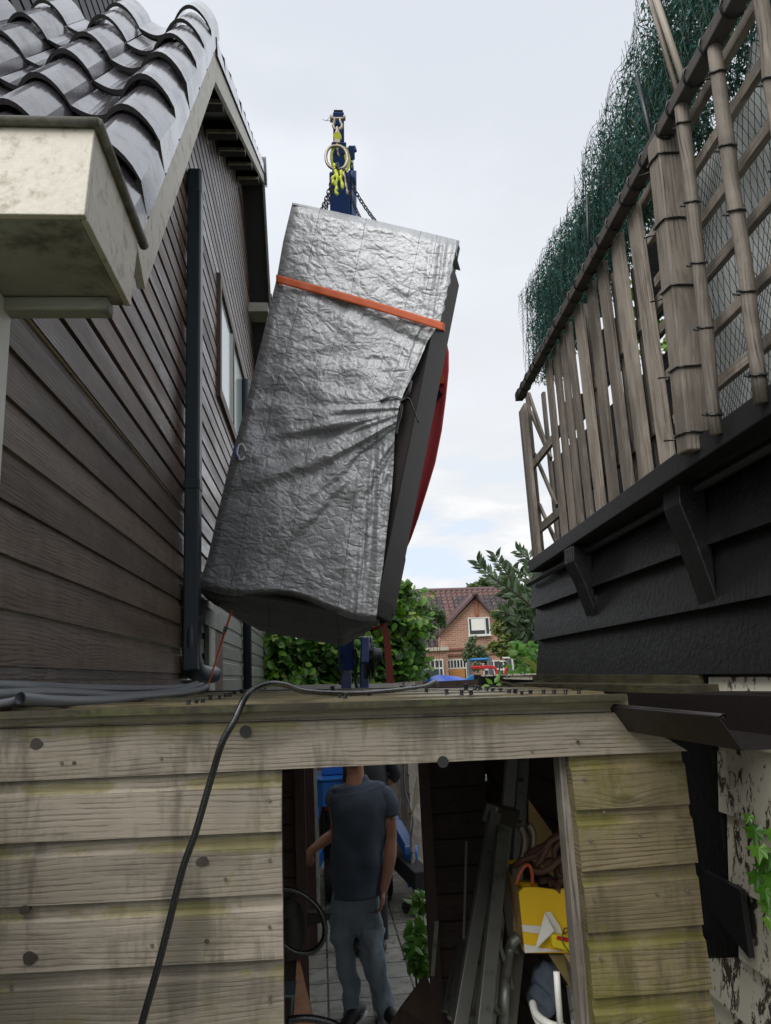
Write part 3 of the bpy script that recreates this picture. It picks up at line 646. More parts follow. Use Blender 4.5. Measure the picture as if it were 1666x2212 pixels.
# roof plugs (rubber caps)
fl, fr, bk = droof(0, 0), droof(1, 0), droof(.5, 1); pn = (fr-fl).cross(bk-fl); 
spots = [(379.6+.3255*x, 1437+.3255*y) for x, y in ((85, 250), (135, 240), (180, 238), (230, 218), (290, 215), (330, 203), (360, 200), (390, 186), (440, 183), (470, 180), (1045, 162), (1090, 205), (1125, 210), (1500, 155))]
spots += [(813.4+.3255*x, 1464.3+.3255*y) for x, y in ((470, 97), (565, 103), (630, 100), (330, 85), (180, 70), (260, 64), (595, 67), (690, 70), (730, 74), (770, 78), (825, 80), (880, 90), (920, 88), (965, 98), (1022, 93), (1110, 95), (1180, 96), (1255, 97), (1345, 92), (655, 68))]
base = None
for i, (x, y) in enumerate(spots):
    p = PP(x, y+3, fl+Vector((0, 0, .008)), pn)
    if not (1.95 < p.y < 4.6):
        p = PY(x, y+3, 4.3 if p.y > 4.5 or p.y < 0 else 2.0)
    rr = 5.0*p.y/1604
    if base is None:
        t = thing('roof_cap', 'small black rubber cap standing on the flat shed roof', 'cap', p, 'small black caps on the shed roof')
        w = MB(); w.tube([p+Vector((0, 0, z)) for z in (-.003, .0, .001, .022)], [.012, .012, .009, .009], 12); a_ = w.build('plug', m_plug, t)
        w = MB(); w.tube([p+Vector((0, 0, z)) for z in (.0222, .024, .03, .032)], [.010, .013, .013, .010], 12); b_ = w.build('lid', m_plug, t)
        base = (t, a_, b_)
    else:
        t = base[0].copy(); SC.collection.objects.link(t); t.location = p
        for c in base[1:]:
            d = c.copy(); SC.collection.objects.link(d); d.parent = t; 
    s_ = rr/.012*ru(.85, 1.15); t.scale = (s_, s_, s_*ru(.5, .75)); t.rotation_euler = (ru(-.25, .25), ru(-.25, .25), ru(0, 3))

# hose over the shed, conduits, tether
hp = [(296, 2260, 1.86), (306.6, 2212, 1.86), (340, 2093, 1.86), (363, 2003, 1.86), (394.5, 1878, 1.86), (422, 1800, 1.86), (457, 1679, 1.86), (480, 1605, 1.85), (508, 1554, 1.85), (527, 1511, 1.87), (547, 1490, 1.93), (582, 1477, 2.02), (617, 1480, 2.15), (651, 1492, 2.3), (705, 1497, 2.5), (770, 1498, 2.75), (835, 1493, 3.1), (895, 1486, 3.5), (921, 1481, 3.7), (940, 1472, 3.9), (947, 1480, 4.0)]
pp = [PY(*q) for q in hp]
w = MB(); w.tube(smooth_path(pp, 6), [.0082]*(len(pp)*6-5), 12); solo(w, 'black_hose', m_hose, 'long black rubber hose hanging over the weathered shed front from the roof', 'hose', smooth=True)
cd = [[(-30, 1482, 2.1), (60, 1484, 2.3), (150, 1487, 2.7), (260, 1489, 3.2), (350, 1487, 3.9), (405, 1483, 4.4), (424, 1477, 4.6)],
      [(44, 1509, 2.05), (120, 1515, 2.2), (220, 1514, 2.5), (320, 1504, 3.0), (400, 1496, 3.6), (435, 1489, 4.2), (446, 1482, 4.5)],
      [(-20, 1502, 2.05), (80, 1497, 2.3), (170, 1499, 2.6), (260, 1503, 3.0), (330, 1499, 3.5), (400, 1489, 4.1), (436, 1480, 4.6)],
      [(-20, 1522, 2.02), (20, 1516, 2.05), (44, 1509, 2.1)]]
dsc = ['topmost grey flexible conduit along the left house wall', 'front grey conduit with a cut open end on the shed roof', 'middle grey conduit of the bundle on the shed roof', 'short grey pipe stub poking out of the cut conduit']
for q, ds, rr in zip(cd, dsc, (.017, .0165, .016, .010)):
    w = MB(); pth = smooth_path([PY(*z) for z in q], 6); w.tube(pth, rr, 12, caps=(rr < .012)); 
    if rr > .012: w.tube(pth, rr*.8, 12, caps=False)
    solo(w, 'conduit', m_conduit, ds, 'conduit', 'grey conduits on the shed roof', smooth=True)

# ================================================================== RIGHT SIDE
wd = Vector((.028, 1, 0)).normalized(); wp = Vector((1.46, 4.9, 0))
def RW(y, z, of): return Vector((wp.x+(y-wp.y)*.028-of, y, z))
rh = thing('black_clad_building', 'black tarred board building on the right carrying the trellis balcony', 'building', (1.46, 4.9, 0))
mb = MB(); siding(mb, [2.10, 2.33, 2.535, 2.76], lambda z: .6, lambda z: 4.88, RW, [(0, .045), (1, .004)], ends=True); mb.build('tarred_boards', m_tar, rh)
mb = MB(); mb.prism([RW(.6, 0, .0), RW(4.86, 0, .0), RW(4.86, 0, -2.0), RW(.6, 0, -2.0)], (0, 0, 2.74)); mb.build('wall_core', m_tar, rh)
mb = MB(); siding(mb, [-.05, .27, .505, .74, .975, 1.18, 1.405, 1.64, 1.87, 2.09], lambda z: .6, lambda z: 2.62 if z > 1.17 else 3.2, RW, [(0, .035), (1, .006)], ends=True); mb.build('flaking_boards', m_fleckd, rh)
mb = MB(); mb.prism([RW(2.63, 1.19, .03), RW(4.84, 1.19, .03), RW(4.84, 2.09, .03), RW(2.63, 2.09, .03)], (.04, 0, 0)); mb.build('black_panel', m_tar, rh)
mb = MB(); mb.prism([RW(2.50, 1.42, .06), RW(2.75, 1.42, .06), RW(2.75, 1.30, .06), RW(2.50, 1.22, .06)], (.02, 0, 0)); mb.build('black_flap', m_tarrail, rh)
mb = MB(); mb.beam(RW(2.62, 2.075, .05), RW(4.86, 2.085, .05), .05, .05); mb.build('sill_board', m_trim, rh)
mb = MB(); mb.beam(RW(2.45, 2.055, .12), RW(4.8, 2.05, .16), .12, .03); mb.build('ledge_board', m_trim, rh)
mb = MB(); mb.tube([RW(.8, 2.765, .05), RW(4.86, 2.70, .05)], .018, 8); mb.build('conduit_pipe', m_tarrail, rh, smooth=True)
for (x0, x1, y0, y1, tipx, tipy) in ((1240, 1275, 1191, 1331, 1258, 1335), (1458, 1524, 1065, 1321, 1500, 1321)):
    a = RW(0, 0, .05); Pw = lambda x, y: PP(x, y, RW(3, 2, .05), (1, -.028, 0))
    p1, p2, p3 = Pw(x0, y0), Pw(x1, y0-5), Pw(tipx, tipy)
    w = MB(); yy = (p1.y+p2.y)/2; zt_, zb_ = max(p1.z, p2.z), p3.z; wd_ = abs(p1.y-p2.y)*.55
    w.prism([RW(yy-wd_/2, zt_, .02), RW(yy-wd_/2, zt_, .12), RW(yy-wd_/2, zt_-.08, .125), RW(yy-wd_/2, (zt_+zb_)/2, .085), RW(yy-wd_/2, zb_, .035)], (0, wd_, 0)); w.build('bracket', m_tar, rh, bevel=.006)
# trellis balcony screen
TD = Vector((.066, .998, 0)).normalized(); T0 = Vector((1.42, 4.655, 0)); TN = Vector((TD.y, -TD.x, 0))
def TW(s, z, of=0): return T0+TD*s+Vector((0, 0, z))-TN*of      # of>0 : towards the alley
def TPx(x, y, of=0):
    q = PP(x, y, T0-TN*of, TN); return (q-T0).dot(TD), q.z
tr = thing('trellis_balcony', 'weathered wooden trellis screen on a black rail above the black boards', 'trellis', TW(0, 2.77))
ZB, ZT = 2.815, 3.97
mb = MB(); mb.beam(TW(-3.9, 2.80, .01), TW(.03, 2.795, .01), .08, .075); mb.build('bottom_rail', m_tarrail, tr, bevel=.004)
mb = MB(); mb.prism([TW(-3.9, 2.765, -.03), TW(.0, 2.765, -.03), TW(.0, 2.765, -1.2), TW(-3.9, 2.765, -1.2)], (0, 0, .02)); mb.build('balcony_deck', m_dark, tr)
ra, rb = TPx(1121, 860, .06), TPx(1582, 12, .06); rsl = (ra[1]-rb[1])/(ra[0]-rb[0]); ZT = min(ra[1], rb[1])+.01
mb = MB(); mb.beam(TW(-3.9, rb[1]+rsl*(-3.9-rb[0]), .06), TW(ra[0], ra[1], .06), .05, .045); mb.build('top_rail', plain('weathered_rail', (.075, .065, .06), .6, var=.4, dirt=.3), tr, bevel=.004)
# slats
def slat(x0, y0, x1, y1, w, t=.02, of=.02, name='slat', mat=m_trel):
    s0, z0 = TPx(x0, y0, of); s1, z1 = TPx(x1, y1, of)
    m_ = MB(); m_.beam(TW(s1, ZB, of), TW(s0, ZT-.02, of), t, w, tuple(TD), off=rnd()*5); return m_.build(name, mat, tr, bevel=.002)
for x, w in ((1403, 35), (1356, 32), (1316, 23), (1285, 21), (1254, 21), (1229, 13), (1211, 11), (1194, 12), (1175, 12)):
    sa, za = TPx(x-w/2, 698, .02); sb, zb4 = TPx(x+w/2, 698, .02); sm_ = (sa+sb)/2; ww = abs(sa-sb); ln = ru(-.012, .012)
    m_ = MB(); m_.beam(TW(sm_+ln, ZB, .02), TW(sm_-ln, ZT-.02, .02), .02, ww*.74, tuple(TD)); m_.build('slat', m_trel, tr, bevel=.002)
for x, w in ((1380, 9), (1334, 6), (1271, 5)):
    sa, za = TPx(x, 698, -.03); m_ = MB(); m_.beam(TW(sa, ZB, -.03), TW(sa+ru(-.02, .02), ru(3.5, 3.95), -.03), .018, ru(.02, .035), tuple(TD)); m_.build('rear_slat', m_trel, tr, bevel=.002)
for s in (-.105, -.065, -.025, .01, .04):
    m_ = MB(); m_.beam(TW(s, ZB, 0), TW(s+.02, ZT, 0), .02, .035, tuple(TD)); m_.build('slat', m_trel, tr)
# posts
def post(x0, y0, x1, y1, rad, of, sq=False):
    s0, z0 = TPx(x0, y0, of); s1, z1 = TPx(x1, y1, of); m_ = MB()
    a, b = TW(s1, ZB-.02, of), TW(s0, ZT-.01, of)
    if sq: m_.beam(a, b, rad*2, rad*2, tuple(TD)); o = m_.build('square_post', m_trel, tr, bevel=.006)
    else:
        pts = [a.lerp(b, k/10)+Vector((ru(-.002, .002), ru(-.004, .004), 0)) for k in range(11)]; m_.tube(pts, [rad*ru(.92, 1.08) for _ in pts], 10); o = m_.build('round_post', m_trel, tr, smooth=True)
    for k in range(5):
        c = a.lerp(b, .07+k*.21+ru(-.03, .03)); w = MB(); rr = rad*1.5 if sq else rad*1.12
        n_ = 16; ring = []
        for j in range(n_):
            an = 2*math.pi*j/n_; ca, sa = math.cos(an), math.sin(an)
            if sq: ca = max(-.72, min(.72, ca)); sa = max(-.72, min(.72, sa))
            ring.append(c+TD*(ca*rr)+TN*(sa*rr)+Vector((0, 0, ru(-.002, .002)+.012*ca)))
        w.tube(ring, .0035, 6, closed=True); w.tube([c+TD*rr*.9-TN*rr*.4, c+TD*(rr*1.5)-TN*rr*.9+Vector((0, 0, .01))], .003, 6)
        w.build('tie_wire', m_plug, o, smooth=True)
    return o
post(1438, 321, 1505, 985, .043, .045, True)
post(1475, 237, 1549, 945, .020, .06)
post(1545, 112, 1649, 885, .020, .06)
post(1650, 0, 1720, 600, .020, .06)
post(1800, -300, 1850, 400, .020, .06)
for k, z in enumerate((2.98, 3.15, 3.33, 3.51, 3.69, 3.86)):
    m_ = MB(); m_.beam(TW(-3.8, z, -.005), TW(-2.28+.03*(k % 3), z, -.005), .022, .036); m_.build('lattice_bar', m_trel, tr, bevel=.002)
for z in (3.02, 3.45):
    m_ = MB(); m_.beam(TW(-2.3, z, -.02), TW(-.02, z, -.02), .022, .05); m_.build('lattice_bar', m_trel, tr)
for (sa, za, sb, zb2) in ((-.35, 2.85, .02, 3.2), (-.4, 3.1, .02, 3.55), (-.38, 3.4, .02, 3.85), (-.3, 3.5, .02, 3.98)):
    m_ = MB(); m_.beam(TW(sb, zb2, -.06), TW(sa, za, -.06), .015, .03); m_.build('diagonal_lath', m_trel, tr)
# return side of the screen
for k in range(5):
    c = TW(.03, 0, -.05-k*.11); m_ = MB(); m_.beam(c+Vector((0, 0, ZB)), c+Vector((0, 0, 3.99)), .05, .02, tuple(TN)); m_.build('end_slat', m_trel, tr)
# black perforated backing behind the slats
mb = MB(); k = 0
for s0, s1, z0, z1 in ((-2.32, -.25, 2.79, 3.42), (-2.32, -1.9, 3.5, 3.86), (-1.72, -1.15, 3.48, 3.80), (-.95, -.5, 3.46, 3.7)):
    mb.prism([TW(s0, z0, -.10), TW(s1, z0, -.10), TW(s1, z1, -.10), TW(s0, z1-.1, -.10)], tuple(TN*.02))
mb.build('perforated_backing', plain('black_mesh', (.006, .006, .007), .5, bmp=2, bscale=90, bdist=.02), tr)
# wire ties along the top rail
for k in range(25):
    s_ = min(-3.1+k*.122+ru(-.03, .03), ra[0]-.06); c = TW(s_, rb[1]+rsl*(s_-rb[0]), .06); w = MB(); tl_ = ru(-.3, .3)
    w.tube([c+Vector((0, 0, .034*math.sin(a)))+TN*(.034*math.cos(a))+TD*tl_*.03*math.sin(a) for a in [j*math.pi/5 for j in range(10)]], .004, 5, closed=True)
    w.build('rail_tie', m_plug, tr, smooth=True)
# frosted sheet and net behind lattice
sh = MB()
def shf(u, v):
    s = -4.0+u*1.72; zt2 = 4.2-.55*max(0, (u-.45))
    z = 2.84+v*(zt2-2.84); of = -.14-.03*math.sin(s*14+2*z)-.03*mn.noise(Vector((s*3, z*3, 0)))
    if v > .85: of -= (v-.85)**2*6
    return TW(s, z, of), (s, z)
sh.grid(shf, 50, 40); solo(sh, 'frosted_sheet', m_sheet, 'pale frosted plastic sheet bulging behind the trellis net on the right', 'plastic sheet', smooth=True)
nw = MB(); 
for k in range(-46, 80):
    pts = []; pts2 = []
    for j in range(15):
        z = 2.83+j*.088; s = -3.9+k*.028
        s1 = s+(z-2.83)*.45+.02*math.sin(z*9+s*3); s2 = s-(z-2.83)*.45+1.1+.02*math.sin(z*7+s*5)
        o_ = -.075-.015*math.sin(s*11+z*5)
        if s1 < -2.35: pts.append(TW(s1, z, o_))
        if s2 < -2.35: pts2.append(TW(s2, z, o_))
    for p_ in (pts, pts2):
        if len(p_) > 1: nw.tube(p_, .0011, 3, caps=False)
solo(nw, 'netting', m_wire, 'fine black diamond netting stretched behind the trellis posts', 'net')
# green screen above
out = [(1143, 640), (1160, 612), (1180, 575), (1215, 510), (1262, 440), (1285, 340), (1320, 265), (1345, 210), (1380, 120), (1405, 60), (1415, 0), (1440, -150), (1520, -400)]
prof_ = sorted([TPx(x, y, -.05) for x, y in out])
def gtop(s):
    if s >= prof_[-1][0]: return prof_[-1][1]
    for (a, za), (b, zb3) in zip(prof_[:-1], prof_[1:]):
        if a <= s <= b: return za+(zb3-za)*(s-a)/(b-a+1e-9)
    return prof_[0][1]
smax = max(p[0] for p in prof_)
gs = thing('green_privacy_screen', 'teal green artificial hedge mat rolled along the top of the trellis', 'hedge screen', TW(-1, 4.0))
mb = MB(); N = 0
while N < 70000:
    s = ru(-3.6, smax-.005); zt3 = gtop(s); zr = rb[1]+rsl*(s-rb[0])+.05; z = ru(zr, max(zr+.02, zt3+.015)) if rnd() < .97 else zt3+ru(0, .012); of = ru(-.16, .0)
    if mn.noise(Vector((s*4, z*4, 1))) > .36 and rnd() < .8: continue
    N += 1; bigger = N % 3 == 0
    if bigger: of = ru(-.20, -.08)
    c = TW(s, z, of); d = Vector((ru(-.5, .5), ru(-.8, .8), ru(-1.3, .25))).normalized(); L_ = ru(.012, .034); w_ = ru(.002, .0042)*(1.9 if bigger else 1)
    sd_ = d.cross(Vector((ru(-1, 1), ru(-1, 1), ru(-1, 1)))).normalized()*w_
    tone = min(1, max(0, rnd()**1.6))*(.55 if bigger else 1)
    mb.face([c-sd_, c+sd_, c+d*L_+sd_*.3, c+d*L_-sd_*.3], [(0, 0)]*4, (s, tone))
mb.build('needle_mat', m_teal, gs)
nw = MB()
for k in range(150):
    s = -3.6+k*(smax-.03+3.6)/149
    if gtop(s) < rb[1]+rsl*(s-rb[0])+.05: continue
    pts = [TW(s+.014*math.sin(z*21+k*2.1), z, .02+.012*math.sin(z*13+k)) for z in np.linspace(rb[1]+rsl*(s-rb[0])+.02, gtop(s)-.004, 14)]
    nw.tube(pts, .0011, 3, caps=False)
for k in range(34):
    z = 3.90+k*.020; pts = []
    for j in range(120):
        s = -3.6+j*(smax+3.6)/119
        if gtop(s)-.003 > z > rb[1]+rsl*(s-rb[0]): pts.append(TW(s, z+.006*math.sin(s*40+k), .02+.012*math.sin(z*13+s*20)))
        else:
            if len(pts) > 1: nw.tube(pts, .001, 3, caps=False)
            pts = []
    if len(pts) > 1: nw.tube(pts, .001, 3, caps=False)
nw.build('wire_mesh', m_wire, gs)
pl = MB()
for (x0, y0, x1, y1, rr) in ((1406, 0, 1466, 208, .009), (1420, 5, 1482, 190, .011), (1376, 163, 1412, 318, .008), (1268, 420, 1273, 585, .007)):
    s0, z0 = TPx(x0, y0, .06); s1, z1 = TPx(x1, y1, .06); p = MB(); d = (TW(s0, z0, .06)-TW(s1, z1, .06))
    p.tube([TW(s1, z1, .06)-d*.05, TW(s0, z0, .06)+d*(.5 if y0 < 30 else .0)], rr, 8); p.build('bamboo_cane', m_trel if rr > .0085 else m_chain, gs, smooth=True)
# brown metal gutter
gg = thing('metal_gutter', 'dark brown metal gutter with a raw cut end beside the shed roof', 'gutter', (.78, 1.4, 2.0))
pf = [(.775, 2.030), (.772, 2.044), (.762, 2.048), (.752, 2.044), (.755, 2.036), (.790, 1.980), (.995, 1.978)]
mb = MB()
for (x0, z0), (x1, z1) in zip(pf[1:-1], pf[2:]):
    n_ = Vector((-(z1-z0), 0, x1-x0)).normalized()*.003
    mb.prism([(x0, 1.40, z0), (x0, 2.05, z0), (x1, 2.05, z1), (x1, 1.40, z1)], n_)
mb.build('trough', m_gut, gg)
mb = MB(); mb.tube([(.762, 1.40, 2.043), (.762, 2.05, 2.043)], .007, 10); mb.build('rolled_lip', m_gut, gg, smooth=True)
mb = MB(); mb.prism([(.996, 1.0, 1.975), (.996, 2.42, 1.975), (.996, 2.42, 2.060), (.996, 1.0, 2.068)], (.006, 0, 0)); mb.build('back_flange', m_gut, gg)
mb = MB(); mb.prism([(1.004, 2.1, 2.0), (1.004, 2.5, 2.0), (1.004, 2.5, 2.045), (1.004, 2.1, 2.050)], (.36, 0, 0)); mb.build('flashing', m_gut, gg)
# ivy
def ivyleaf(mb, c, n, upv, sz, r):
    n = Vector(n).normalized(); u = Vector(upv); u = (u-n*u.dot(n)).normalized(); s = n.cross(u)
    shp = [(0, -.25), (.35, -.55), (.55, -.25), (1.0, -.15), (.55, .18), (.62, .65), (.25, .5), (0, 1.15), (-.25, .5), (-.62, .65), (-.55, .18), (-1.0, -.15), (-.55, -.25), (-.35, -.55)]
    P = [c+s*(x*sz)+u*(-y*sz)+n*(-.12*sz*abs(x)) for x, y in shp]; ctr = c+n*.12*sz
    for i in range(len(P)): mb.face([ctr, P[i], P[(i+1) % len(P)]], [(0, 0)]*3, r)
iv = thing('ivy_plant', 'bright green ivy sprays climbing the flaking cream boards', 'ivy', RW(2.2, 1.2, 0))
w = MB(); 
for (x, y, sz) in ((1618, 1765, .018), (1632, 1795, .030), (1640, 1835, .030), (1652, 1870, .030), (1638, 1895, .032), (1655, 1925, .030), (1660, 1955, .026), (1665, 1850, .028), (1670, 1900, .03), (1672, 1800, .025), (1663, 1990, .02)):
    c = PP(x, y, RW(2.2, 1.4, ru(.06, .10)), (1, -.028, 0)); ivyleaf(w, c, (-.75+ru(-.2, .2), -.6, .35+ru(-.2, .2)), (ru(-.3, .3), ru(-.3, .3), 1), sz*1.35, (0, ru(0, 1)))
w.build('leaves', m_leaf4, iv)
w = MB(); w.tube(smooth_path([PP(x, y, RW(2.2, 1.4, .05), (1, -.028, 0)) for x, y in ((1672, 2010), (1660, 1930), (1650, 1860), (1635, 1800), (1620, 1760))], 4), .0025, 6); w.build('stem', m_leaf4, iv)

# ================================================================== SPA, TARPAULIN, STRAPS
FTR, FTL, FBR = PY(985, 517, 4.90), PY(632, 437, 5.38), PY(812, 1335, 4.95)
FN = (FTL-FTR).cross(FBR-FTR).normalized()
if FN.y > 0: FN = -FN                     # towards the camera
def FPx(x, y, of=0): return PP(x, y, FTR+FN*of, FN)
BK = -FN*.88
spa = thing('hot_tub', 'large dark hot tub shell hoisted on its side and wrapped in silver tarpaulin', 'hot tub', FPx(720, 900))
body = [FPx(x, y, -.035) for x, y in ((638, 460), (655, 453), (970, 538), (817, 1290), (806, 1326), (452, 1262), (442, 1240))]
mb = MB(); mb.prism(body, BK*.56); mb.build('side_panel', m_shell, spa, bevel=.01)
rin = [(975, 524), (934, 693), (914, 870), (899, 924), (875, 1032), (850, 1154), (823, 1316), (819, 1348)]
rout = [(992, 527), (988, 545), (976, 612), (970, 625), (962, 684), (957, 718), (950, 770), (940, 830), (929, 875), (914, 950), (913, 972), (907, 1015), (893, 1078), (889, 1092), (871, 1180), (873, 1206), (860, 1270), (849, 1326), (842, 1340)]
FR2 = FTR+BK*.55
def RPx(x, y): return PP(x, y, FR2, FN)
mb = MB(); mb.prism([RPx(*p) for p in rin+rout[::-1]], BK*.07); mb.build('rim', m_rim, spa, bevel=.006)
for (x, y) in ((829, 1196), (826, 1235)):
    c = PP(x, y, FTR+BK*.2, FN); ax = Vector((BK.y, -BK.x, 0)).normalized()
    w = MB(); w.disc(c+ax*.005, ax+Vector((0, 0, -.1)), .042, .05, 18); w.disc(c+ax*.03, ax+Vector((0, 0, -.1)), .026, .02, 14); w.build('vent_fitting', m_plug, spa, smooth=False, bevel=.004)
# tarpaulin front sheet
tp = thing('tarpaulin', 'crumpled silver tarpaulin wrapped round the hoisted hot tub', 'tarpaulin', FPx(720, 900))
def pli(pts, t):
    t *= len(pts)-1; i = min(int(t), len(pts)-2); f = t-i
    return (pts[i][0]+(pts[i+1][0]-pts[i][0])*f, pts[i][1]+(pts[i+1][1]-pts[i][1])*f)
def ply(pts, y):
    for a, b in zip(pts[:-1], pts[1:]):
        if y <= b[1]: return a[0]+(b[0]-a[0])*(y-a[1])/(b[1]-a[1])
    return pts[-1][0]
Redge = [(988, 518), (972, 600), (952, 690), (938, 716), (925, 735), (897, 800), (872, 850), (862, 880), (853, 935), (850, 1010), (846, 1060), (838, 1130), (828, 1220), (818, 1290), (812, 1340)]
Ledge = [(632, 437), (612, 520), (598, 600), (562, 750), (520, 915), (500, 985), (470, 1110), (450, 1200), (428, 1268)]
def interp_t(pts, t):
    ys = pts[0][1]+(pts[-1][1]-pts[0][1])*t; return (ply(pts, ys), ys)
def crk(x, y, z):
    v = 0; a = 1; p = Vector((x, y, z))
    for k in range(3):
        v += a*(1-abs(mn.noise(p))*2.6); a *= .5; p = p*2.07+Vector((3.1, 1.7, .3))
    return v
def front(u, v):
    t = 1-v; l = interp_t(Ledge, t); r = interp_t(Redge, t)
    x = l[0]+(r[0]-l[0])*u; y = l[1]+(r[1]-l[1])*u
    if t < .04: y += 6*math.sin(u*math.pi)*(-.3)
    if t > .9: y += (t-.9)*10*(10*math.sin(u*9)-8*math.sin(u*3.14))
    U, V = u*1.35, v*3.1
    # pulled folds radiating from the strap at the right edge
    cx, cy = 1.55, 1.78
    dx, dy = cx-U, cy-V; ang = math.atan2(dy, dx); dist = math.hypot(dx, dy)
    m = max(0, min(1, (ang-.05)/.35))*max(0, min(1, (1.35-ang)/.35))
    m *= min(1, dist/.5)*max(0, min(1, (2.3-dist)/1.3))
    fold = (mn.noise(Vector((ang*6.5+dist*.5, dist*1.0, 4)))*.085+mn.noise(Vector((ang*15, dist*1.8, 9)))*.035)*m*min(1, .3+dist)
    m2 = max(0, 1-abs(V-2.35)/.75)*max(0, u-.25)
    fold += mn.noise(Vector(((U*.5+V*.9)*7.5, (U*.9-V*.5)*1.3, 2)))*.04*m2
    m3 = max(0, 1-abs(u-.93)/.14)
    fold += mn.noise(Vector((U*26+V*2, V*.9, 5)))*.022*m3
    big = mn.noise(Vector((U*1.7, V*1.5, 0)))*.035+mn.noise(Vector((U*4.2+V, V*3.3, 1)))*.017
    m4 = max(0, 1-abs(V-1.9)/.9)
    big += mn.noise(Vector((U*3+V*1.4, V*6.3-U*2.2, 7)))*.024*m4
    fine = crk(U*5.5+V*2, V*7.5-U*2.5, 0)*.0042+crk(U*15+V*3, V*21, 3)*.0016
    of = .035+fold+big+fine
    if m > .5 and dist < .35: of -= (.35-dist)*.05
    e = 0
    for q, w_ in ((u, .05), (1-v, .025), (v, .02)):
        if q < w_: e += (1-q/w_)**2
    of = max(of, .012)*(1-min(1, e))-.035*min(e, 1.6)
    # strap cinches the cloth
    sy = 2.50-U*.20; of -= .02*math.exp(-((V-sy)/.035)**2)
    return FPx(x, y, of), (U, V)
mb = MB(); mb.grid(front, 230, 470, (3, .5)); mb.build('front_sheet', m_tarp, tp, smooth=True)
# return strip of cloth over the near right corner at the top
def ret(u, v):
    y = 519+v*180; x0 = ply(Redge, y); x1 = min(x0+14*(1-v*.75), ply([(p[0], p[1]) for p in rout], y)-1)
    p = FPx(x0-2, y, .01).lerp(PP(x1, y, FTR+BK*.5, FN), u); return p+Vector((1, 0, 0))*.01*math.sin(v*40)*.5, (1.35+u*.4, 2.5+v)
mb = MB(); mb.grid(ret, 6, 60, (3, .5)); mb.build('side_flap', m_tarp, tp, smooth=True)
# underside of the wrapping
Bf = [(428, 1267), (470, 1276), (560, 1290), (640, 1305), (730, 1322), (812, 1339)]
Bm = [(438, 1284), (470, 1302), (560, 1330), (650, 1345), (740, 1352), (822, 1346)]
Bb = [(452, 1296), (500, 1330), (560, 1362), (640, 1378), (742, 1396), (790, 1368)]
def under(u, v):
    a, b, c = pli(Bf, u), pli(Bm, u), pli(Bb, u)
    P0, P1, P2 = FPx(a[0], a[1], .0), PP(b[0], b[1], FTR+BK*.45, FN), PP(c[0], c[1], FTR+BK*.95, FN)
    p = P0*(1-v)**2+P1*2*v*(1-v)+P2*v*v if False else (P0.lerp(P1, v*2) if v < .5 else P1.lerp(P2, v*2-1))
    n = .02*mn.noise(Vector((u*7, v*9, 3)))+.03*mn.noise(Vector((u*3+v*2, v*3, 5)))+.004*crk(u*14, v*16, 1)
    return p+Vector((0, 0, n*min(1, v*6)*min(1, (1-v)*6+.3))), (u*1.35, v*1.1)
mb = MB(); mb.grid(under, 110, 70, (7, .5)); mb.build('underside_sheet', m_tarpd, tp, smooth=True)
mb = MB()
for (x0, y0, x1, y1) in ((700, 1300, 755, 1396), (600, 1290, 640, 1380)): pass
def leftside(u, v):
    t = 1-v; l = interp_t(Ledge, t); p = FPx(l[0], l[1], -.02); q = p+BK*.6; r_ = p.lerp(q, u)
    return r_+Vector((-.012*math.sin(v*30+u*5)*u*.3, 0, 0)), (u, v*3)
mb.grid(leftside, 10, 60, (3, .5))
def topside(u, v):
    x = 632+345*u; y = 437+79*u; p = FPx(x, y+4, -.01); return p+BK*(.45*v), (u*1.35, v)
mb.grid(topside, 30, 10, (3, .5)); mb.build('side_sheet', m_tarp, tp, smooth=True)
# sewn label loop on the left edge
w = MB(); c = FPx(522, 978, .07)
w.tube(smooth_path([c+Vector((.05*math.cos(a)*.6, -.02, .06*math.sin(a))) for a in [k*.7 for k in range(9)]], 3), .008, 8); w.build('tie_loop', m_white, tp, smooth=True)
w = MB(); w.tube(smooth_path([c+Vector((-.035, -.02, .05)), c+Vector((-.045, -.03, .0)), c+Vector((-.02, -.03, -.05))], 4), .007, 8); w.build('blue_tie', plain('blue_cord', (.02, .05, .3), .5), tp, smooth=True)
# orange strap across the front
st = thing('orange_ratchet_strap', 'orange webbing strap pulled across the silver tarpaulin', 'strap', FPx(780, 655))
def strap(u, v):
    x = 597+(958-597)*u; yc_ = 602+(706-602)*u-3*math.sin(u*3.14); y = yc_+(v-.5)*17.5
    return FPx(x, y, .072+.006*math.sin(u*23)+.004*math.sin(u*51)), (u*1.4, v*.055)
mb = MB(); mb.grid(strap, 80, 4, (1, .5))
def strap2(u, v):
    a = FPx(958, 706+(v-.5)*17.5, .072); b = PP(962, 712+(v-.5)*18, FTR+BK*.95, FN); return a.lerp(b, u), (u, v*.055)
mb.grid(strap2, 6, 4, (1, .5))
def strap3(u, v):
    a = FPx(597, 602+(v-.5)*17.5, .072); return a+BK*1.0*u, (u, v*.055)
mb.grid(strap3, 6, 4, (1, .5)); so = mb.build('webbing', m_orange, st, smooth=True)
mod = so.modifiers.new('thick', 'SOLIDIFY'); mod.thickness = .003
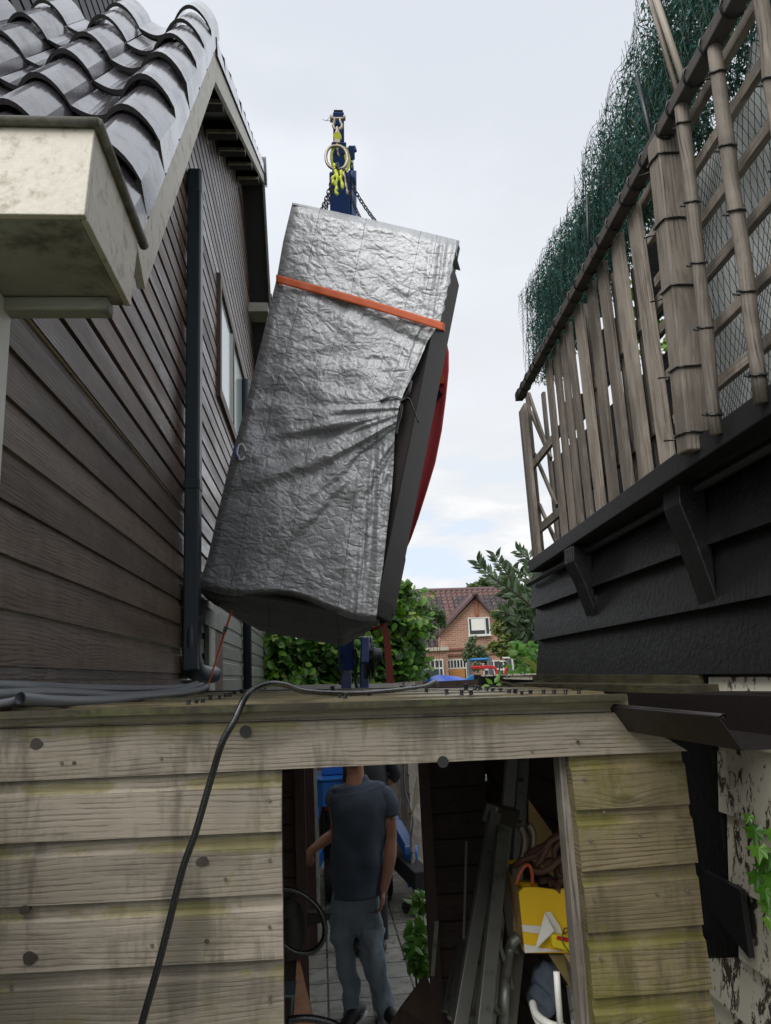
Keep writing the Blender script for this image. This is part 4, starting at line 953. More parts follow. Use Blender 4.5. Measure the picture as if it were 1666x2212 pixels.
# red sling behind
oR = [(950, 710), (962, 724), (970, 760), (970, 800), (964, 860), (955, 930), (941, 1000), (923, 1060), (904, 1120), (888, 1165), (872, 1200)]
iR = [(862, 1205), (872, 1160), (880, 1100), (888, 1040), (896, 990), (906, 930), (918, 880), (930, 830), (938, 770), (942, 730)]
mb = MB(); n_ = 60
Fq = FTR+BK*1.02
def sling(u, v):
    a = pli(oR, u); b = pli(iR[::-1], u); return PP(a[0]+(b[0]-a[0])*v, a[1]+(b[1]-a[1])*v, Fq, FN)+BK*(.05*math.sin(v*3.1)), (u*1.6, v*.12)
mb.grid(sling, n_, 8, (2, .5)); so = tag(mb.build('red_sling', m_red, None, smooth=True), 'wide red lifting sling bulging out behind the hot tub rim', 'sling')
mod = so.modifiers.new('thick', 'SOLIDIFY'); mod.thickness = .006
w = MB(); w.prism([PP(x, y, FTR+BK*1.0, FN) for x, y in ((941, 812), (959, 811), (958, 828), (938, 828))], BK*.08); solo(w, 'orange_keeper', m_orange, 'short orange webbing keeper looped round the red sling', 'strap')
w = MB(); w.prism([PP(x, y, FTR+BK*1.0, FN) for x, y in ((933, 862), (941, 832), (955, 850), (936, 874), (931, 868), (945, 851), (942, 846), (937, 866))], BK*.03); solo(w, 'black_buckle', m_plug, 'small angular black buckle against the red sling', 'buckle')
w = MB(); w.tube(smooth_path([PP(x, y, FTR+FN*.06, FN) for x, y in ((889, 822), (884, 845), (874, 862), (866, 870), (872, 866), (884, 862), (894, 885), (904, 912))], 4), .014, 8, ry=.004)
w.tube(smooth_path([PP(x, y, FTR+FN*.05, FN) for x, y in ((869, 872), (866, 895), (860, 915), (856, 940))], 4), .017, 8, ry=.006)
w.tube(smooth_path([PP(x, y, FTR+FN*.06, FN) for x, y in ((822, 866), (840, 858), (856, 858), (870, 864))], 4), .012, 8, ry=.006)
solo(w, 'black_strap', m_hose, 'black cloth tie straps pinching the tarpaulin at its right edge', 'strap', smooth=True)
w = MB(); 
def rs(u, v):
    a = (827+8*u*1+(-3 if u < .2 else 0), 1345+131*u); return PY(a[0]+v*(13+4*u), a[1], 6.0), (u*.7, v*.06)
w.grid(rs, 20, 2, (2, .2)); so = solo(w, 'hanging_strap', m_dred, 'brick red strap hanging straight down under the hot tub corner', 'strap')
so.modifiers.new('thick', 'SOLIDIFY').thickness = .02
w = MB(); w.tube(smooth_path([PP(x, y, FTR+BK*.9, FN) for x, y in ((775, 1352), (800, 1357), (818, 1354), (832, 1345))], 4), .012, 8); solo(w, 'red_sling_end', m_dred, 'dull red sling passing under the hot tub', 'sling', smooth=True)
w = MB(); pth = [PY(500, 1322, 5.3), PY(487, 1362, 5.1), PY(469, 1420, 4.8), PY(450, 1479, 4.55)]
w.tube(pth[:2], [.018, .016], 8, ry=.006); w.tube(pth[1:], [.016, .013, .004], 8, ry=.005); solo(w, 'orange_tether', m_orange, 'orange tether strap running from the tarpaulin down to the shed roof', 'strap', smooth=True)
w = MB(); w.beam(PY(489, 1354, 5.1), PY(485, 1366, 5.1), .05, .02); solo(w, 'strap_hook', m_chain, 'small dark hook joining the orange tether near the tarpaulin', 'hook')

# ================================================================== CRANE
cr = thing('blue_spider_crane', 'blue mini crane with spread outriggers hoisting the hot tub', 'crane', (.3, 8.5, 0))
BT, BB = PY(731, 243, 5.4), PY(748, 1440, 8.5); BD = (BB-BT).normalized()
def bo(t): return BT+(BB-BT)*t
def tproj(y):      # parameter along the boom whose picture height is y
    lo, hi = 0, 1
    for _ in range(30):
        m = (lo+hi)/2; p = np.array(bo(m))-O; c = R.T@p
        if CY+F*c[1]/c[2] < y: lo = m
        else: hi = m
    return lo
t1, t2, t3 = tproj(308), tproj(334), tproj(372)
up_ = Vector((0, 1, 0))
mb = MB(); mb.beam(bo(0), bo(t2), .092, .092, up_); bm_ = mb.build('inner_boom', m_blue, cr, bevel=.006)
mb = MB(); mb.beam(bo(-.003)+Vector((0, -.001, 0)), bo(.004), .075, .075, up_); mb.build('boom_end', m_ink, bm_)
mb = MB(); mb.beam(bo(t1), bo(t2), .125, .12, up_); mb.build('boom_collar', m_blue, cr, bevel=.006)
mb = MB(); mb.beam(bo(t2), bo(t3)+BD*.1, .108, .108, up_); mb.build('middle_boom', m_blue, cr, bevel=.006)
mb = MB(); mb.beam(bo(t3), bo(1), .17, .17, up_); mb.build('outer_boom', m_blue, cr, bevel=.01)
mb = MB(); mb.box(BB.x-.06, BB.x+.05, 8.45, 8.62, .9, BB.z+.1); mb.build('mast', m_blue, cr, bevel=.01)
sx = Vector((.115, 0, 0))
mb = MB(); mb.tube([bo(tproj(400))+sx, bo(tproj(368))+sx], .036, 14); mb.tube([bo(.6)+sx, bo(tproj(400))+sx], .036, 14); mb.build('ram_cylinder', m_blue, cr, smooth=True)
mb = MB(); mb.tube([bo(tproj(368))+sx*.97, bo(tproj(335))+sx*.95], .018, 12); mb.build('ram_rod', m_chrome, cr, smooth=True)
mb = MB(); mb.beam(bo(tproj(345))+sx*.95, bo(tproj(314))+sx*.95, .055, .06, up_); mb.beam(bo(tproj(332)), bo(tproj(320))+Vector((.15, 0, 0)), .05, .04, up_) ; mb.build('ram_bracket', m_blue, cr, bevel=.008)
# tip fittings
def tx(x, y, Y=5.36): return PY(x, y, Y)
z4 = lambda x, y, Y=5.33: PY(650.8+.1302*x, 217+.1302*y, Y)
mb = MB(); mb.tube([z4(495, 300), z4(735, 300)], .012, 10); mb.disc(z4(500, 300), (1, 0, 0), .03, .02); mb.disc(z4(715, 290), (1, 0, 0), .022, .02); mb.build('tip_pin', m_steel, cr, smooth=False)
mb = MB(); mb.tube(smooth_path([z4(515, 320), z4(450, 335), z4(390, 325), z4(352, 308), z4(400, 328), z4(440, 315), z4(478, 262), z4(490, 235)], 4), .0022, 5); mb.build('safety_wire', m_steel, cr)
mb = MB(); mb.tube(smooth_path([z4(548, 290), z4(548, 350), z4(530, 410), z4(560, 470), z4(600, 488), z4(645, 470), z4(680, 420), z4(650, 350), z4(646, 290)], 4), .012, 8); mb.build('shackle', m_steel, cr, smooth=True)
hk = MB(); hk.tube(smooth_path([z4(598, 440, 5.3), z4(596, 500, 5.3), z4(562, 570, 5.3), z4(556, 620, 5.3), z4(590, 650, 5.3)], 4), .011, 8); hk.tube(smooth_path([z4(600, 440, 5.3), z4(606, 500, 5.3), z4(640, 570, 5.3), z4(650, 630, 5.3), z4(620, 660, 5.3)], 4), .011, 8)
hk.beam(z4(598, 620, 5.3), z4(595, 710, 5.3), .045, .03, (0, 1, 0)); hk.tube(smooth_path([z4(595, 700, 5.3), z4(600, 780, 5.3), z4(600, 840, 5.3), z4(625, 925, 5.3)], 3), .009, 8)
hk.build('load_hook', m_steel, cr, smooth=True)
w = MB(); w.disc(z4(600, 595, 5.29), (0, 1, .4), .032, .03, 10); w.build('hook_latch', m_yel, cr)
# winch behind the hot tub
wx = 787; mb = MB(); c = PY(790, 1420, 8.3)
mb.disc(c, (1, 0, 0), .23, .03, 24); mb.disc(c+Vector((.07, 0, 0)), (1, 0, 0), .23, .02, 24); mb.disc(c+Vector((.03, 0, 0)), (1, 0, 0), .15, .08, 20); mb.build('winch_drum', m_plug, cr)
mb = MB(); mb.disc(c+Vector((.13, 0, .02)), (1, 0, 0), .07, .10, 16); mb.disc(c+Vector((.10, 0, .02)), (1, 0, 0), .085, .04, 16); mb.build('winch_motor', m_chain, cr, bevel=.01)
mb = MB(); p = PY(786, 1432, 8.2); mb.beam(PY(789, 1376, 8.1), PY(787, 1432, 8.1), .09, .1, up_); mb.build('winch_arm', m_blue, cr, bevel=.012); mb = MB(); mb.beam(PY(787, 1430, 8.4), PY(787, 1500, 8.4), .10, .1, up_); mb.build('winch_post', m_blue, cr, bevel=.012)
mb = MB(); mb.tube(smooth_path([PY(*q) for q in ((738, 1395, 8.4), (735, 1410, 8.3), (738, 1425, 8.3), (742, 1440, 8.3), (737, 1460, 8.3), (736, 1480, 8.3))], 4), .012, 8)
mb.tube(smooth_path([PY(*q) for q in ((765, 1400, 8.3), (770, 1425, 8.3), (767, 1450, 8.3), (772, 1490, 8.3))], 4), .02, 8); mb.build('hydraulic_hoses', m_hose, cr, smooth=True)
# base
mb = MB(); zt5 = PY(700, 1665, 8.3).z; zb5 = PY(700, 1730, 8.3).z
q = [(-.10, 8.02), (.0, 7.9), (.34, 7.9), (.50, 8.05), (.50, 8.6), (-.10, 8.6)]
mb.prism([(x, y, zb5) for x, y in q], (0, 0, zt5-zb5-.06)); mb.build('slew_base', m_blueb, cr, bevel=.012)
mb = MB(); mb.prism([(x+(-.015 if x < .2 else .015), y-.012, zt5-.055) for x, y in q], (0, 0, .02)); mb.build('base_plate', m_blueb, cr, bevel=.004)
mb = MB(); mb.box(.0, .35, 8.15, 8.55, zt5-.03, 2.0); mb.build('column', m_blueb, cr, bevel=.01)
mb = MB(); mb.tube([PY(703, 1735, 8.2)+Vector((0, .2, 0)), PY(705, 1860, 8.2)+Vector((0, .2, 0))], .07, 10)
for k in range(7): mb.tube(smooth_path([PY(ru(695, 722), 1738, 8.05), PY(ru(692, 725), 1775, 8.0), PY(ru(692, 728), 1830, 8.05), PY(ru(690, 730), 1860, 8.1)], 4), .012, 6)
mb.build('hose_bundle', m_hose, cr, smooth=True)
w = MB(); w.tube([PY(704, 1736, 7.95), PY(705, 1752, 7.95)], .015, 8); w.build('hose_coupling', m_redp, cr)
for (x0, x1) in ((.0, .22), (.42, .66)):
    w = MB(); L2 = [(7.85+.25-.25*math.cos(a) if False else 8.0+.18*math.cos(a), .19+.17*math.sin(a)) for a in [math.pi/2+k*math.pi/8 for k in range(9)]]+[(9.2+.18*math.cos(a), .19+.17*math.sin(a)) for a in [-math.pi/2+k*math.pi/8 for k in range(9)]]
    w.prism([(x0, y, z) for y, z in L2], (x1-x0, 0, 0)); w.build('track', m_tyre, cr, bevel=.01)
def leg(pts, ws, foot):
    w = MB()
    for (a, b), wd2 in zip(zip(pts[:-1], pts[1:]), ws): w.beam(a, b, wd2, wd2*1.1, (0, 0, 1))
    o = w.build('outrigger_leg', m_blueb, cr, bevel=.006)
    w = MB(); w.disc(pts[-1]+Vector((0, 0, -.01)), (1, 0, 0), .07, .12, 14); w.box(pts[-1].x-.05, pts[-1].x+.05, pts[-1].y-.06, pts[-1].y+.06, max(.05, pts[-1].z-.3), pts[-1].z); w.build('outrigger_knuckle', m_blueb, o, bevel=.01)
    w = MB(); w.disc((pts[-1].x, pts[-1].y, .045), (0, 0, 1), .11, .04, 14); w.build('foot_pad', m_tyre, o)
z9 = lambda x, y, Y: PY(596.5+.1953*x, 1626.9+.1953*y, Y)
leg([z9(460, 560, 8.1), z9(400, 820, 7.7), z9(350, 1010, 7.4), z9(330, 1200, 7.1)], [.085, .105, .105], 0)
leg([z9(1250, 640, 8.1), z9(1330, 800, 7.9), z9(1490, 1090, 7.5)], [.085, .10], 0)
leg([z9(470, 1110, 7.9), z9(370, 1340, 7.6)], [.11], 0)
w = MB(); w.beam(z9(1290, 1090, 8.2), z9(1630, 1420, 7.0), .16, .16, (0, 0, 1)); w.build('track_frame', m_tyre, cr, bevel=.01)
# chain sling
cs = thing('chain_sling', 'four leg lifting chain sling with worn yellow fittings above the silver tarpaulin', 'chain', z4(600, 950, 5.25))
def oval(c, rx, rz, rad, tilt, mat, name, par, yaw=0):
    w = MB(); u = Vector((math.cos(yaw), math.sin(yaw), 0)); v = Vector((math.sin(tilt)*-math.sin(yaw), math.sin(tilt), math.cos(tilt)))
    w.tube([c+u*(rx*math.copysign(abs(math.cos(a))**.8, math.cos(a)))+v*(rz*math.sin(a)) for a in [k*math.pi/14 for k in range(28)]], rad, 10, closed=True)
    return w.build(name, mat, par, smooth=True)
oval(z4(590, 945, 5.25), .088, .118, .0125, .1, m_steel, 'master_link', cs)
oval(z4(650, 970, 5.33), .085, .105, .011, -.2, m_yel, 'second_link', cs, .5)
def chain(a, b, n, name='chain_leg'):
    w = MB(); d = (b-a); L_ = d.length/n; dn = d.normalized(); s = dn.cross(Vector((0, 1, 0))).normalized(); q = s.cross(dn)
    for k in range(n):
        c = a+d*((k+.5)/n)+Vector((0, 0, -.03*math.sin(math.pi*(k+.5)/n))); sd2 = (s*.9+q*.43) if k % 2 else (q*.9-s*.43)
        w.tube([c+dn*(L_*.72*math.sin(t_))+sd2*(L_*.44*math.copysign(abs(math.cos(t_))**.8, math.cos(t_))) for t_ in [j*math.pi/6 for j in range(12)]], L_*.155, 6, closed=True)
    return w.build(name, m_chain, cs, smooth=True)
chain(z4(560, 1130, 5.2), z4(325, 1840, 5.35), 12); chain(z4(570, 1200, 5.35), z4(395, 1840, 5.6), 11)
chain(z4(660, 1130, 5.2), z4(985, 1960, 5.35), 15); chain(z4(690, 1130, 5.35), z4(1260, 2040, 5.6), 16)
def grab(pts, mat, rad=.014):
    w = MB(); pp_ = smooth_path([z4(*q) for q in pts], 4); w.tube(pp_, [rad*(.8+.5*abs(math.sin(i*.6))) for i in range(len(pp_))], 7); w.build('grab_hook', mat, cs, smooth=True)
grab([(560, 1150, 5.15), (580, 1220, 5.15), (520, 1290, 5.15), (535, 1340, 5.15), (520, 1385, 5.15)], m_yel, .0115)
grab([(590, 1200, 5.14), (600, 1300, 5.14), (570, 1380, 5.14), (590, 1450, 5.14), (570, 1510, 5.14), (605, 1560, 5.14)], m_yel, .011)
grab([(660, 1160, 5.15), (670, 1240, 5.15), (650, 1290, 5.15), (680, 1380, 5.15), (685, 1460, 5.15)], m_yel, .0115)
grab([(700, 1180, 5.18), (725, 1300, 5.18), (745, 1430, 5.18), (760, 1500, 5.18), (765, 1560, 5.18)], m_steel, .009)
grab([(545, 1050, 5.22), (560, 1110, 5.22), (545, 1150, 5.22)], m_yel, .012); grab([(735, 900, 5.3), (755, 980, 5.3), (740, 1080, 5.3), (690, 1130, 5.3)], m_yel, .013)
w = MB(); w.tube([z4(600+20*math.cos(a)*1.1, 1075+35*math.sin(a), 5.2) for a in [k*.7 for k in range(9)]], .008, 6, closed=True); w.tube([z4(540+15*math.cos(a), 1180+40*math.sin(a), 5.18) for a in [k*.7 for k in range(9)]], .008, 6, closed=True)
w.tube([z4(667+15*math.cos(a), 1190+40*math.sin(a), 5.18) for a in [k*.7 for k in range(9)]], .009, 6, closed=True); w.build('shackle', m_chain, cs, smooth=True)

# ================================================================== PEOPLE
def person_man():
    Yp = 5.4; P = lambda x, y, dy=0: PY(x, y, Yp+dy)
    t = thing('person', 'man in slate blue t-shirt and faded jeans standing in the shed doorway', 'person', (P(770, 2190).x, Yp, 0))
    sk = MB()
    # head, neck
    hc = P(764, 1622, -.02)
    def hf(p):
        q = p.copy()
        if q.y < -.02 and abs(q.x) < .03 and -.03 < q.z < .03: q.y -= .02*(1-abs(q.x)/.03)
        if q.z < -.05: q.x *= .82; q.y = q.y*.9-.008
        return q
    bm_ = MB()
    bm_.sphere(hc, .078, .098, .122, 24, f=hf)
    bm_.tube([hc+Vector((0, .01, -.05)), P(768, 1672), P(768, 1705), P(768, 1730)], [.062, .06, .075, .06], 16, ry=[.062, .06, .07, .06])
    nose = MB()
    bm_.sphere(hc+Vector((0, -.10, -.012)), .014, .02, .022, 8)
    for s in (-1, 1): bm_.sphere(hc+Vector((s*.078, .01, -.01)), .012, .022, .032, 8)
    # arms: joint chains with tapered radii
    def arm(pts, rad): bm_.tube(smooth_path(pts, 4), list(np.interp(np.linspace(0, 1, (len(pts)-1)*4+1), np.linspace(0, 1, len(rad)), rad)), 12)
    arm([P(836, 1730, .02), P(841, 1772, .0), P(844, 1812, .0), P(843, 1850, -.03), P(836, 1890, -.06), P(828, 1925, -.08)], [.05, .05, .042, .044, .036, .027])
    arm([P(720, 1730, .1), P(727, 1775, .14), P(722, 1800, .16), P(702, 1815, .10), P(684, 1829, .04), P(672, 1838, .0)], [.046, .044, .04, .038, .030, .026])
    def hand(w, d, pn, curl, side):      # w wrist, d direction, pn palm normal
        d = Vector(d).normalized(); pn = Vector(pn).normalized(); s = d.cross(pn).normalized()*side
        bm_.tube([w-d*.01, w+d*.03, w+d*.075, w+d*.09], [.024, .034, .038, .030], 12, side=tuple(s), ry=[.018, .017, .015, .012])
        for k, (off, ln, r_) in enumerate(((-.028, .062, .0085), (-.010, .072, .009), (.009, .068, .0088), (.027, .052, .0078))):
            b = w+d*.082+s*off; c1 = b+(d*math.cos(curl*.6)+pn*math.sin(curl*.6))*ln*.5; c2 = c1+(d*math.cos(curl*1.6)+pn*math.sin(curl*1.6))*ln*.32; c3 = c2+(d*math.cos(curl*2.4)+pn*math.sin(curl*2.4))*ln*.25
            bm_.tube([b-d*.012, c1, c2, c3], [r_, r_*.95, r_*.85, r_*.6], 8)
        b = w+d*.025-s*.028; bm_.tube([b+s*.01, b+(d*.7-s*.7)*.03, b+(d*.8-s*.5)*.052+pn*.008, b+(d*.9-s*.25)*.07+pn*.016], [.013, .012, .0105, .007], 8)
    hand(P(828, 1922, -.08), (-.12, -.1, -1), (-1, .1, 0), .5, 1)
    hand(P(674, 1836, .0), (-.6, -.35, -.75), (-.3, .9, -.2), .35, -1)
    # torso and hidden legs keep the body one figure
    bm_.tube([P(768, 1722), P(768, 1760), P(768, 1840), P(768, 1900), P(768, 1950)], [.12, .16, .145, .14, .13], 16, ry=[.07, .10, .10, .10, .11], side=(1, 0, 0))
    for pts, rr in (([P(742, 1930), P(742, 2060, -.02), P(762, 2180)], [.06, .045, .035]), ([P(796, 1930), P(808, 2070, -.06), P(838, 2212, -.05)], [.06, .045, .035])): bm_.tube(pts, rr, 12)
    b = bm_.build('body', m_skin, t, smooth=True); rm = b.modifiers.new('join', 'REMESH'); rm.mode = 'VOXEL'; rm.voxel_size = .007; rm.use_smooth_shade = True
    # hair and beard shade
    w = MB(); w.sphere(hc+Vector((0, .012, .02)), .084, .10, .118, 20, f=lambda q: q if (q.y > -.045 or q.z > .05) else Vector((q.x*.86, q.y*.8, q.z))); w.build('hair', m_hair, b, smooth=True)
    # shirt
    def cloth(secs, name, mat, wr, n=28, freq=9):
        w = MB(); pts = []; uvs = []; fs = []
        m = len(secs); K = 6; S = []
        for i in range(m-1):
            for k in range(K):
                f = k/K; f = f*f*(3-2*f); a, b2 = secs[i], secs[i+1]; S.append((a[0].lerp(b2[0], k/K), a[1]+(b2[1]-a[1])*f, a[2]+(b2[2]-a[2])*f))
        S.append(secs[-1])
        for i, (c, rx, ry) in enumerate(S):
            tdir = (S[min(i+1, len(S)-1)][0]-S[max(i-1, 0)][0]).normalized(); sv = (Vector((1, 0, 0))-tdir*tdir.x).normalized(); bv = tdir.cross(sv)
            for k in range(n):
                a = 2*math.pi*k/n; p = c+sv*(rx*math.cos(a))+bv*(ry*math.sin(a)); nn = (p-c).normalized()
                p += nn*wr*(mn.noise(Vector((p.x*freq, p.y*freq, p.z*freq*.7)))+.4*mn.noise(Vector((p.x*freq*2+p.z*freq, p.y*freq*2, p.z*freq*1.6))))
                pts.append(p); uvs.append((k/n, i))
        for i in range(len(S)-1):
            for k in range(n): fs.append((i*n+k, i*n+(k+1) % n, (i+1)*n+(k+1) % n, (i+1)*n+k))
        w.idx(pts, fs, uvs); o = w.build(name, mat, t, smooth=True); md = o.modifiers.new('thick', 'SOLIDIFY'); md.thickness = .004; return o
    sh = cloth([(P(766, 1684, .02), .055, .065), (P(768, 1688, .02), .085, .08), (P(769, 1697, .02), .170, .10), (P(772, 1710, .02), .205, .12), (P(776, 1745), .205, .14), (P(777, 1800), .185, .145), (P(773, 1860), .18, .145), (P(771, 1900), .175, .15), (P(773, 1932), .168, .15)], 't_shirt', m_shirt, .026)
    w = cloth([(P(812, 1712, .02), .045, .055), (P(828, 1716, .02), .066, .078), (P(838, 1738, .02), .068, .078), (P(842, 1764, .01), .066, .072)], 'sleeve', m_shirt, .01); w.parent = sh; w.location = (0, 0, 0)
    w = cloth([(P(742, 1712, .04), .045, .055), (P(722, 1718, .06), .052, .075), (P(716, 1734, .08), .052, .07)], 'sleeve', m_shirt, .008); w.parent = sh
    # jeans
    j = cloth([(P(769, 1925), .158, .125), (P(768, 1960), .165, .13), (P(768, 1990), .155, .12), (P(766, 2010), .12, .09)], 'jeans', m_jeans, .012)
    w = cloth([(P(741, 1965), .085, .115), (P(741, 2005), .088, .10), (P(745, 2060, -.03), .070, .08), (P(756, 2120, -.01), .062, .07), (P(763, 2175), .060, .065), (P(764, 2190), .066, .075)], 'trouser_leg', m_jeans, .03, freq=14); w.parent = j
    w = cloth([(P(795, 1965), .088, .115), (P(796, 2005, -.01), .090, .10), (P(806, 2070, -.07), .075, .085), (P(822, 2130, -.05), .066, .072), (P(838, 2200, -.03), .062, .068), (P(842, 2216, -.03), .07, .08)], 'trouser_leg', m_jeans, .03, freq=14); w.parent = j
    for (x, y, dy, yaw) in ((766, 2196, -.05, -.5), (843, 2226, -.08, .3)):
        w = MB(); c = P(x, y, dy); c.z = .045
        d = Vector((math.sin(yaw), -math.cos(yaw), 0)); w.tube([c-d*.10, c-d*.05, c+d*.05+Vector((0, 0, -.008)), c+d*.13+Vector((0, 0, -.016)), c+d*.17+Vector((0, 0, -.02))], [.035, .043, .048, .042, .02], 14, side=tuple(d.cross(Vector((0, 0, 1)))), ry=[.04, .048, .04, .03, .018])
        o = w.build('shoe', m_ink, t, smooth=True)
        w = MB(); w.prism([c+d*a_+d.cross(Vector((0, 0, 1)))*b_+Vector((0, 0, -.045)) for a_, b_ in ((-.13, -.03), (-.13, .03), (0, .045), (.1, .05), (.17, .025), (.18, 0), (.17, -.025), (.1, -.05), (0, -.045))], (0, 0, .018)); w.build('sole', m_paper, o)
person_man()
def second():
    Yp = 6.6; P = lambda x, y, dy=0: PY(x, y, Yp+dy)
    t = thing('person', 'second person in black jacket half hidden behind the man in the t-shirt', 'person', (P(810, 2100).x, Yp, 0))
    bm_ = MB(); hc = P(789, 1590)
    bm_.sphere(hc, .078, .098, .12, 20); bm_.sphere(hc+Vector((0, -.1, -.01)), .014, .02, .022, 8)
    bm_.tube([hc, P(792, 1650)], .055, 12); bm_.tube([P(790, 1640), P(790, 1700), P(790, 1800), P(790, 1850)], [.16, .17, .15, .16], 14, ry=[.1, .1, .1, .1], side=(1, 0, 0))
    bm_.tube(smooth_path([P(840, 1655), P(850, 1678), P(838, 1690), P(824, 1700), P(812, 1712, -.1)], 3), [.05]*4+[.042]*5+[.033]*4, 10)
    w0 = P(812, 1712, -.1); d = Vector((-.8, -.3, -.3)).normalized(); s = Vector((0, 0, 1))
    bm_.tube([w0-d*.02, w0+d*.04, w0+d*.09], [.03, .04, .035], 10, side=(0, 0, 1), ry=[.018]*3)
    for off in (-.028, -.01, .009, .027): bm_.tube([w0+d*.08+s*off, w0+d*.12+s*off, w0+d*.15+s*off+Vector((0, .02, 0))], [.009, .0085, .006], 7)
    bm_.tube([w0+d*.02+s*.03, w0+d*.05+s*.055, w0+d*.08+s*.06], [.012, .011, .007], 7)
    lz = P(790, 1850).z
    for x in (-.09, .09): bm_.tube([Vector((P(790, 1850).x+x, Yp, lz+.05)), Vector((P(790, 1850).x+x, Yp, .5)), Vector((P(790, 1850).x+x, Yp, .05))], [.09, .065, .045], 12)
    b = bm_.build('body', m_skin, t, smooth=True); rm = b.modifiers.new('join', 'REMESH'); rm.mode = 'VOXEL'; rm.voxel_size = .009; rm.use_smooth_shade = True
    w = MB(); w.tube([P(790, 1632), P(790, 1645), P(790, 1700), P(790, 1800), P(790, 1860)], [.10, .19, .20, .185, .19], 20, ry=[.08, .12, .13, .13, .13], side=(1, 0, 0))
    w.tube(smooth_path([P(838, 1640), P(848, 1658), P(852, 1672), P(845, 1684)], 3), [.07, .07, .068, .066, .064, .062, .06, .056, .052, .05], 12); w.build('jacket', m_jack, t, smooth=True)
    w = MB()
    for x in (-.09, .09): w.tube([Vector((P(790, 1850).x+x, Yp, lz+.08)), Vector((P(790, 1850).x+x, Yp, .5)), Vector((P(790, 1850).x+x, Yp, .08))], [.105, .08, .07], 14)
    w.build('trousers', m_jack, t, smooth=True)
    w = MB(); w.sphere(hc+Vector((0, .012, .02)), .084, .1, .118, 16); w.build('hair', m_hair, b, smooth=True)
    for x in (-.09, .09):
        w = MB(); w.sphere((P(790, 1850).x+x, Yp-.05, .05), .05, .13, .05, 12); w.build('shoe', m_ink, t, smooth=True)
second()

# ================================================================== INSIDE THE SHED
z2 = lambda x, y, Y: PY(596.5+.4231*x, 1600+.4231*y, Y)
def rail(par, name, a, b, w_, t_, mat, **k):
    m_ = MB(); m_.beam(a, b, w_, t_, (0, 1, 0)); return m_.build(name, mat, par, **k)
def lad(lbl, A, B, w_, nst, mat, cap=False, grp='old ladders leaning in the shed'):
    t = thing('ladder', lbl, 'ladder', (A[1]+B[1])/2, grp)
    for a, b in (A, B): rail(t, 'stile', a, b, w_, .03, mat, bevel=.003)
    for k in range(nst):
        f = (k+.6)/nst; m_ = MB(); m_.beam(A[0].lerp(A[1], f), B[0].lerp(B[1], f), .028, .012, (0, 0, 1)); m_.build('rung', mat, t)
    if cap: m_ = MB(); m_.beam(A[0]-Vector((.02, 0, 0)), B[0]+Vector((.03, 0, 0)), .07, .05, (0, 1, 0)); m_.build('top_cap', mat, t, bevel=.006)
    return t
lad('grey stepladder with bolted top cap leaning beside the dark wall', (z2(1118, 370, 2.9), z2(930, 1500, 2.5)), (z2(1172, 395, 3.1), z2(1005, 1500, 2.7)), .045, 5, m_alu, True)
lad('taller grey ladder leaning behind the stepladder', (z2(1205, 80, 3.3), z2(1080, 1500, 3.0)), (z2(1262, 80, 3.4), z2(1185, 1500, 3.1)), .050, 6, m_alu)
lad('short grey stepladder standing under the yellow box', (z2(1160, 440, 2.8), z2(1055, 1500, 2.4)), (z2(1232, 1040, 2.7), z2(1180, 1500, 2.5)), .045, 3, m_alu)
w = MB(); w.tube(smooth_path([z2(1240, 1000, 2.6), z2(1205, 1030, 2.6), z2(1186, 1090, 2.6), z2(1165, 1300, 2.5), z2(1160, 1500, 2.5)], 5), .018, 10, ry=.01); solo(w, 'bent_metal_rail', m_alu, 'grey metal rail with a bent top leaning among the ladders', 'rail', smooth=True)
w = MB(); w.tube(smooth_path([z2(1252, 620, 2.9), z2(1270, 520, 2.9), z2(1262, 470, 2.9), z2(1245, 440, 2.9)], 5), .014, 8); w.tube(smooth_path([z2(1300, 600, 2.95), z2(1312, 510, 2.95), z2(1306, 455, 2.95), z2(1285, 430, 2.95)], 5), .014, 8); solo(w, 'chrome_tube', m_steel, 'shiny curved metal tubes catching light above the yellow box', 'tube', smooth=True)
for (a, b, w_, l) in (((820, 920, 3.2), (798, 1200, 3.2), .016, 'pale thin metal rod standing upright against the dark wall'), ((1008, 900, 3.1), (868, 1385, 2.8), .016, 'thin dark lath leaning left of the ladders'),
                      ((945, 965, 3.3), (850, 1380, 3.0), .009, 'thinnest rod leaning against the dark wall boards'), ((972, 515, 3.6), (952, 1210, 3.6), .010, 'tall narrow metal strip standing on the dark wall'),
                      ((955, 1020, 3.0), (890, 1420, 2.7), .02, 'wide grey lath leaning beside the thin rods')):
    w = MB(); w.beam(z2(*a), z2(*b), w_, w_*.6, (0, 1, 0)); solo(w, 'leaning_rod', m_alu, l, 'rod')
w = MB(); w.prism([z2(1290, 300, 3.3), z2(1410, 470, 3.3), z2(1420, 700, 3.3), z2(1290, 600, 3.3)], (0, .02, 0)); solo(w, 'hardboard_sheet', m_card, 'brown hardboard panel leaning behind the curved metal tubes', 'panel')
w = MB(); w.prism([z2(770, 1195, 2.9), z2(870, 1500, 2.9), z2(560, 1500, 2.5), z2(640, 1370, 2.7)], (0, .02, 0)); solo(w, 'dark_board', m_intd, 'dark triangular board lying at the foot of the rods', 'board')
w = MB(); w.box(1.0, 1.24, 2.3, 4.6, 0, .02)
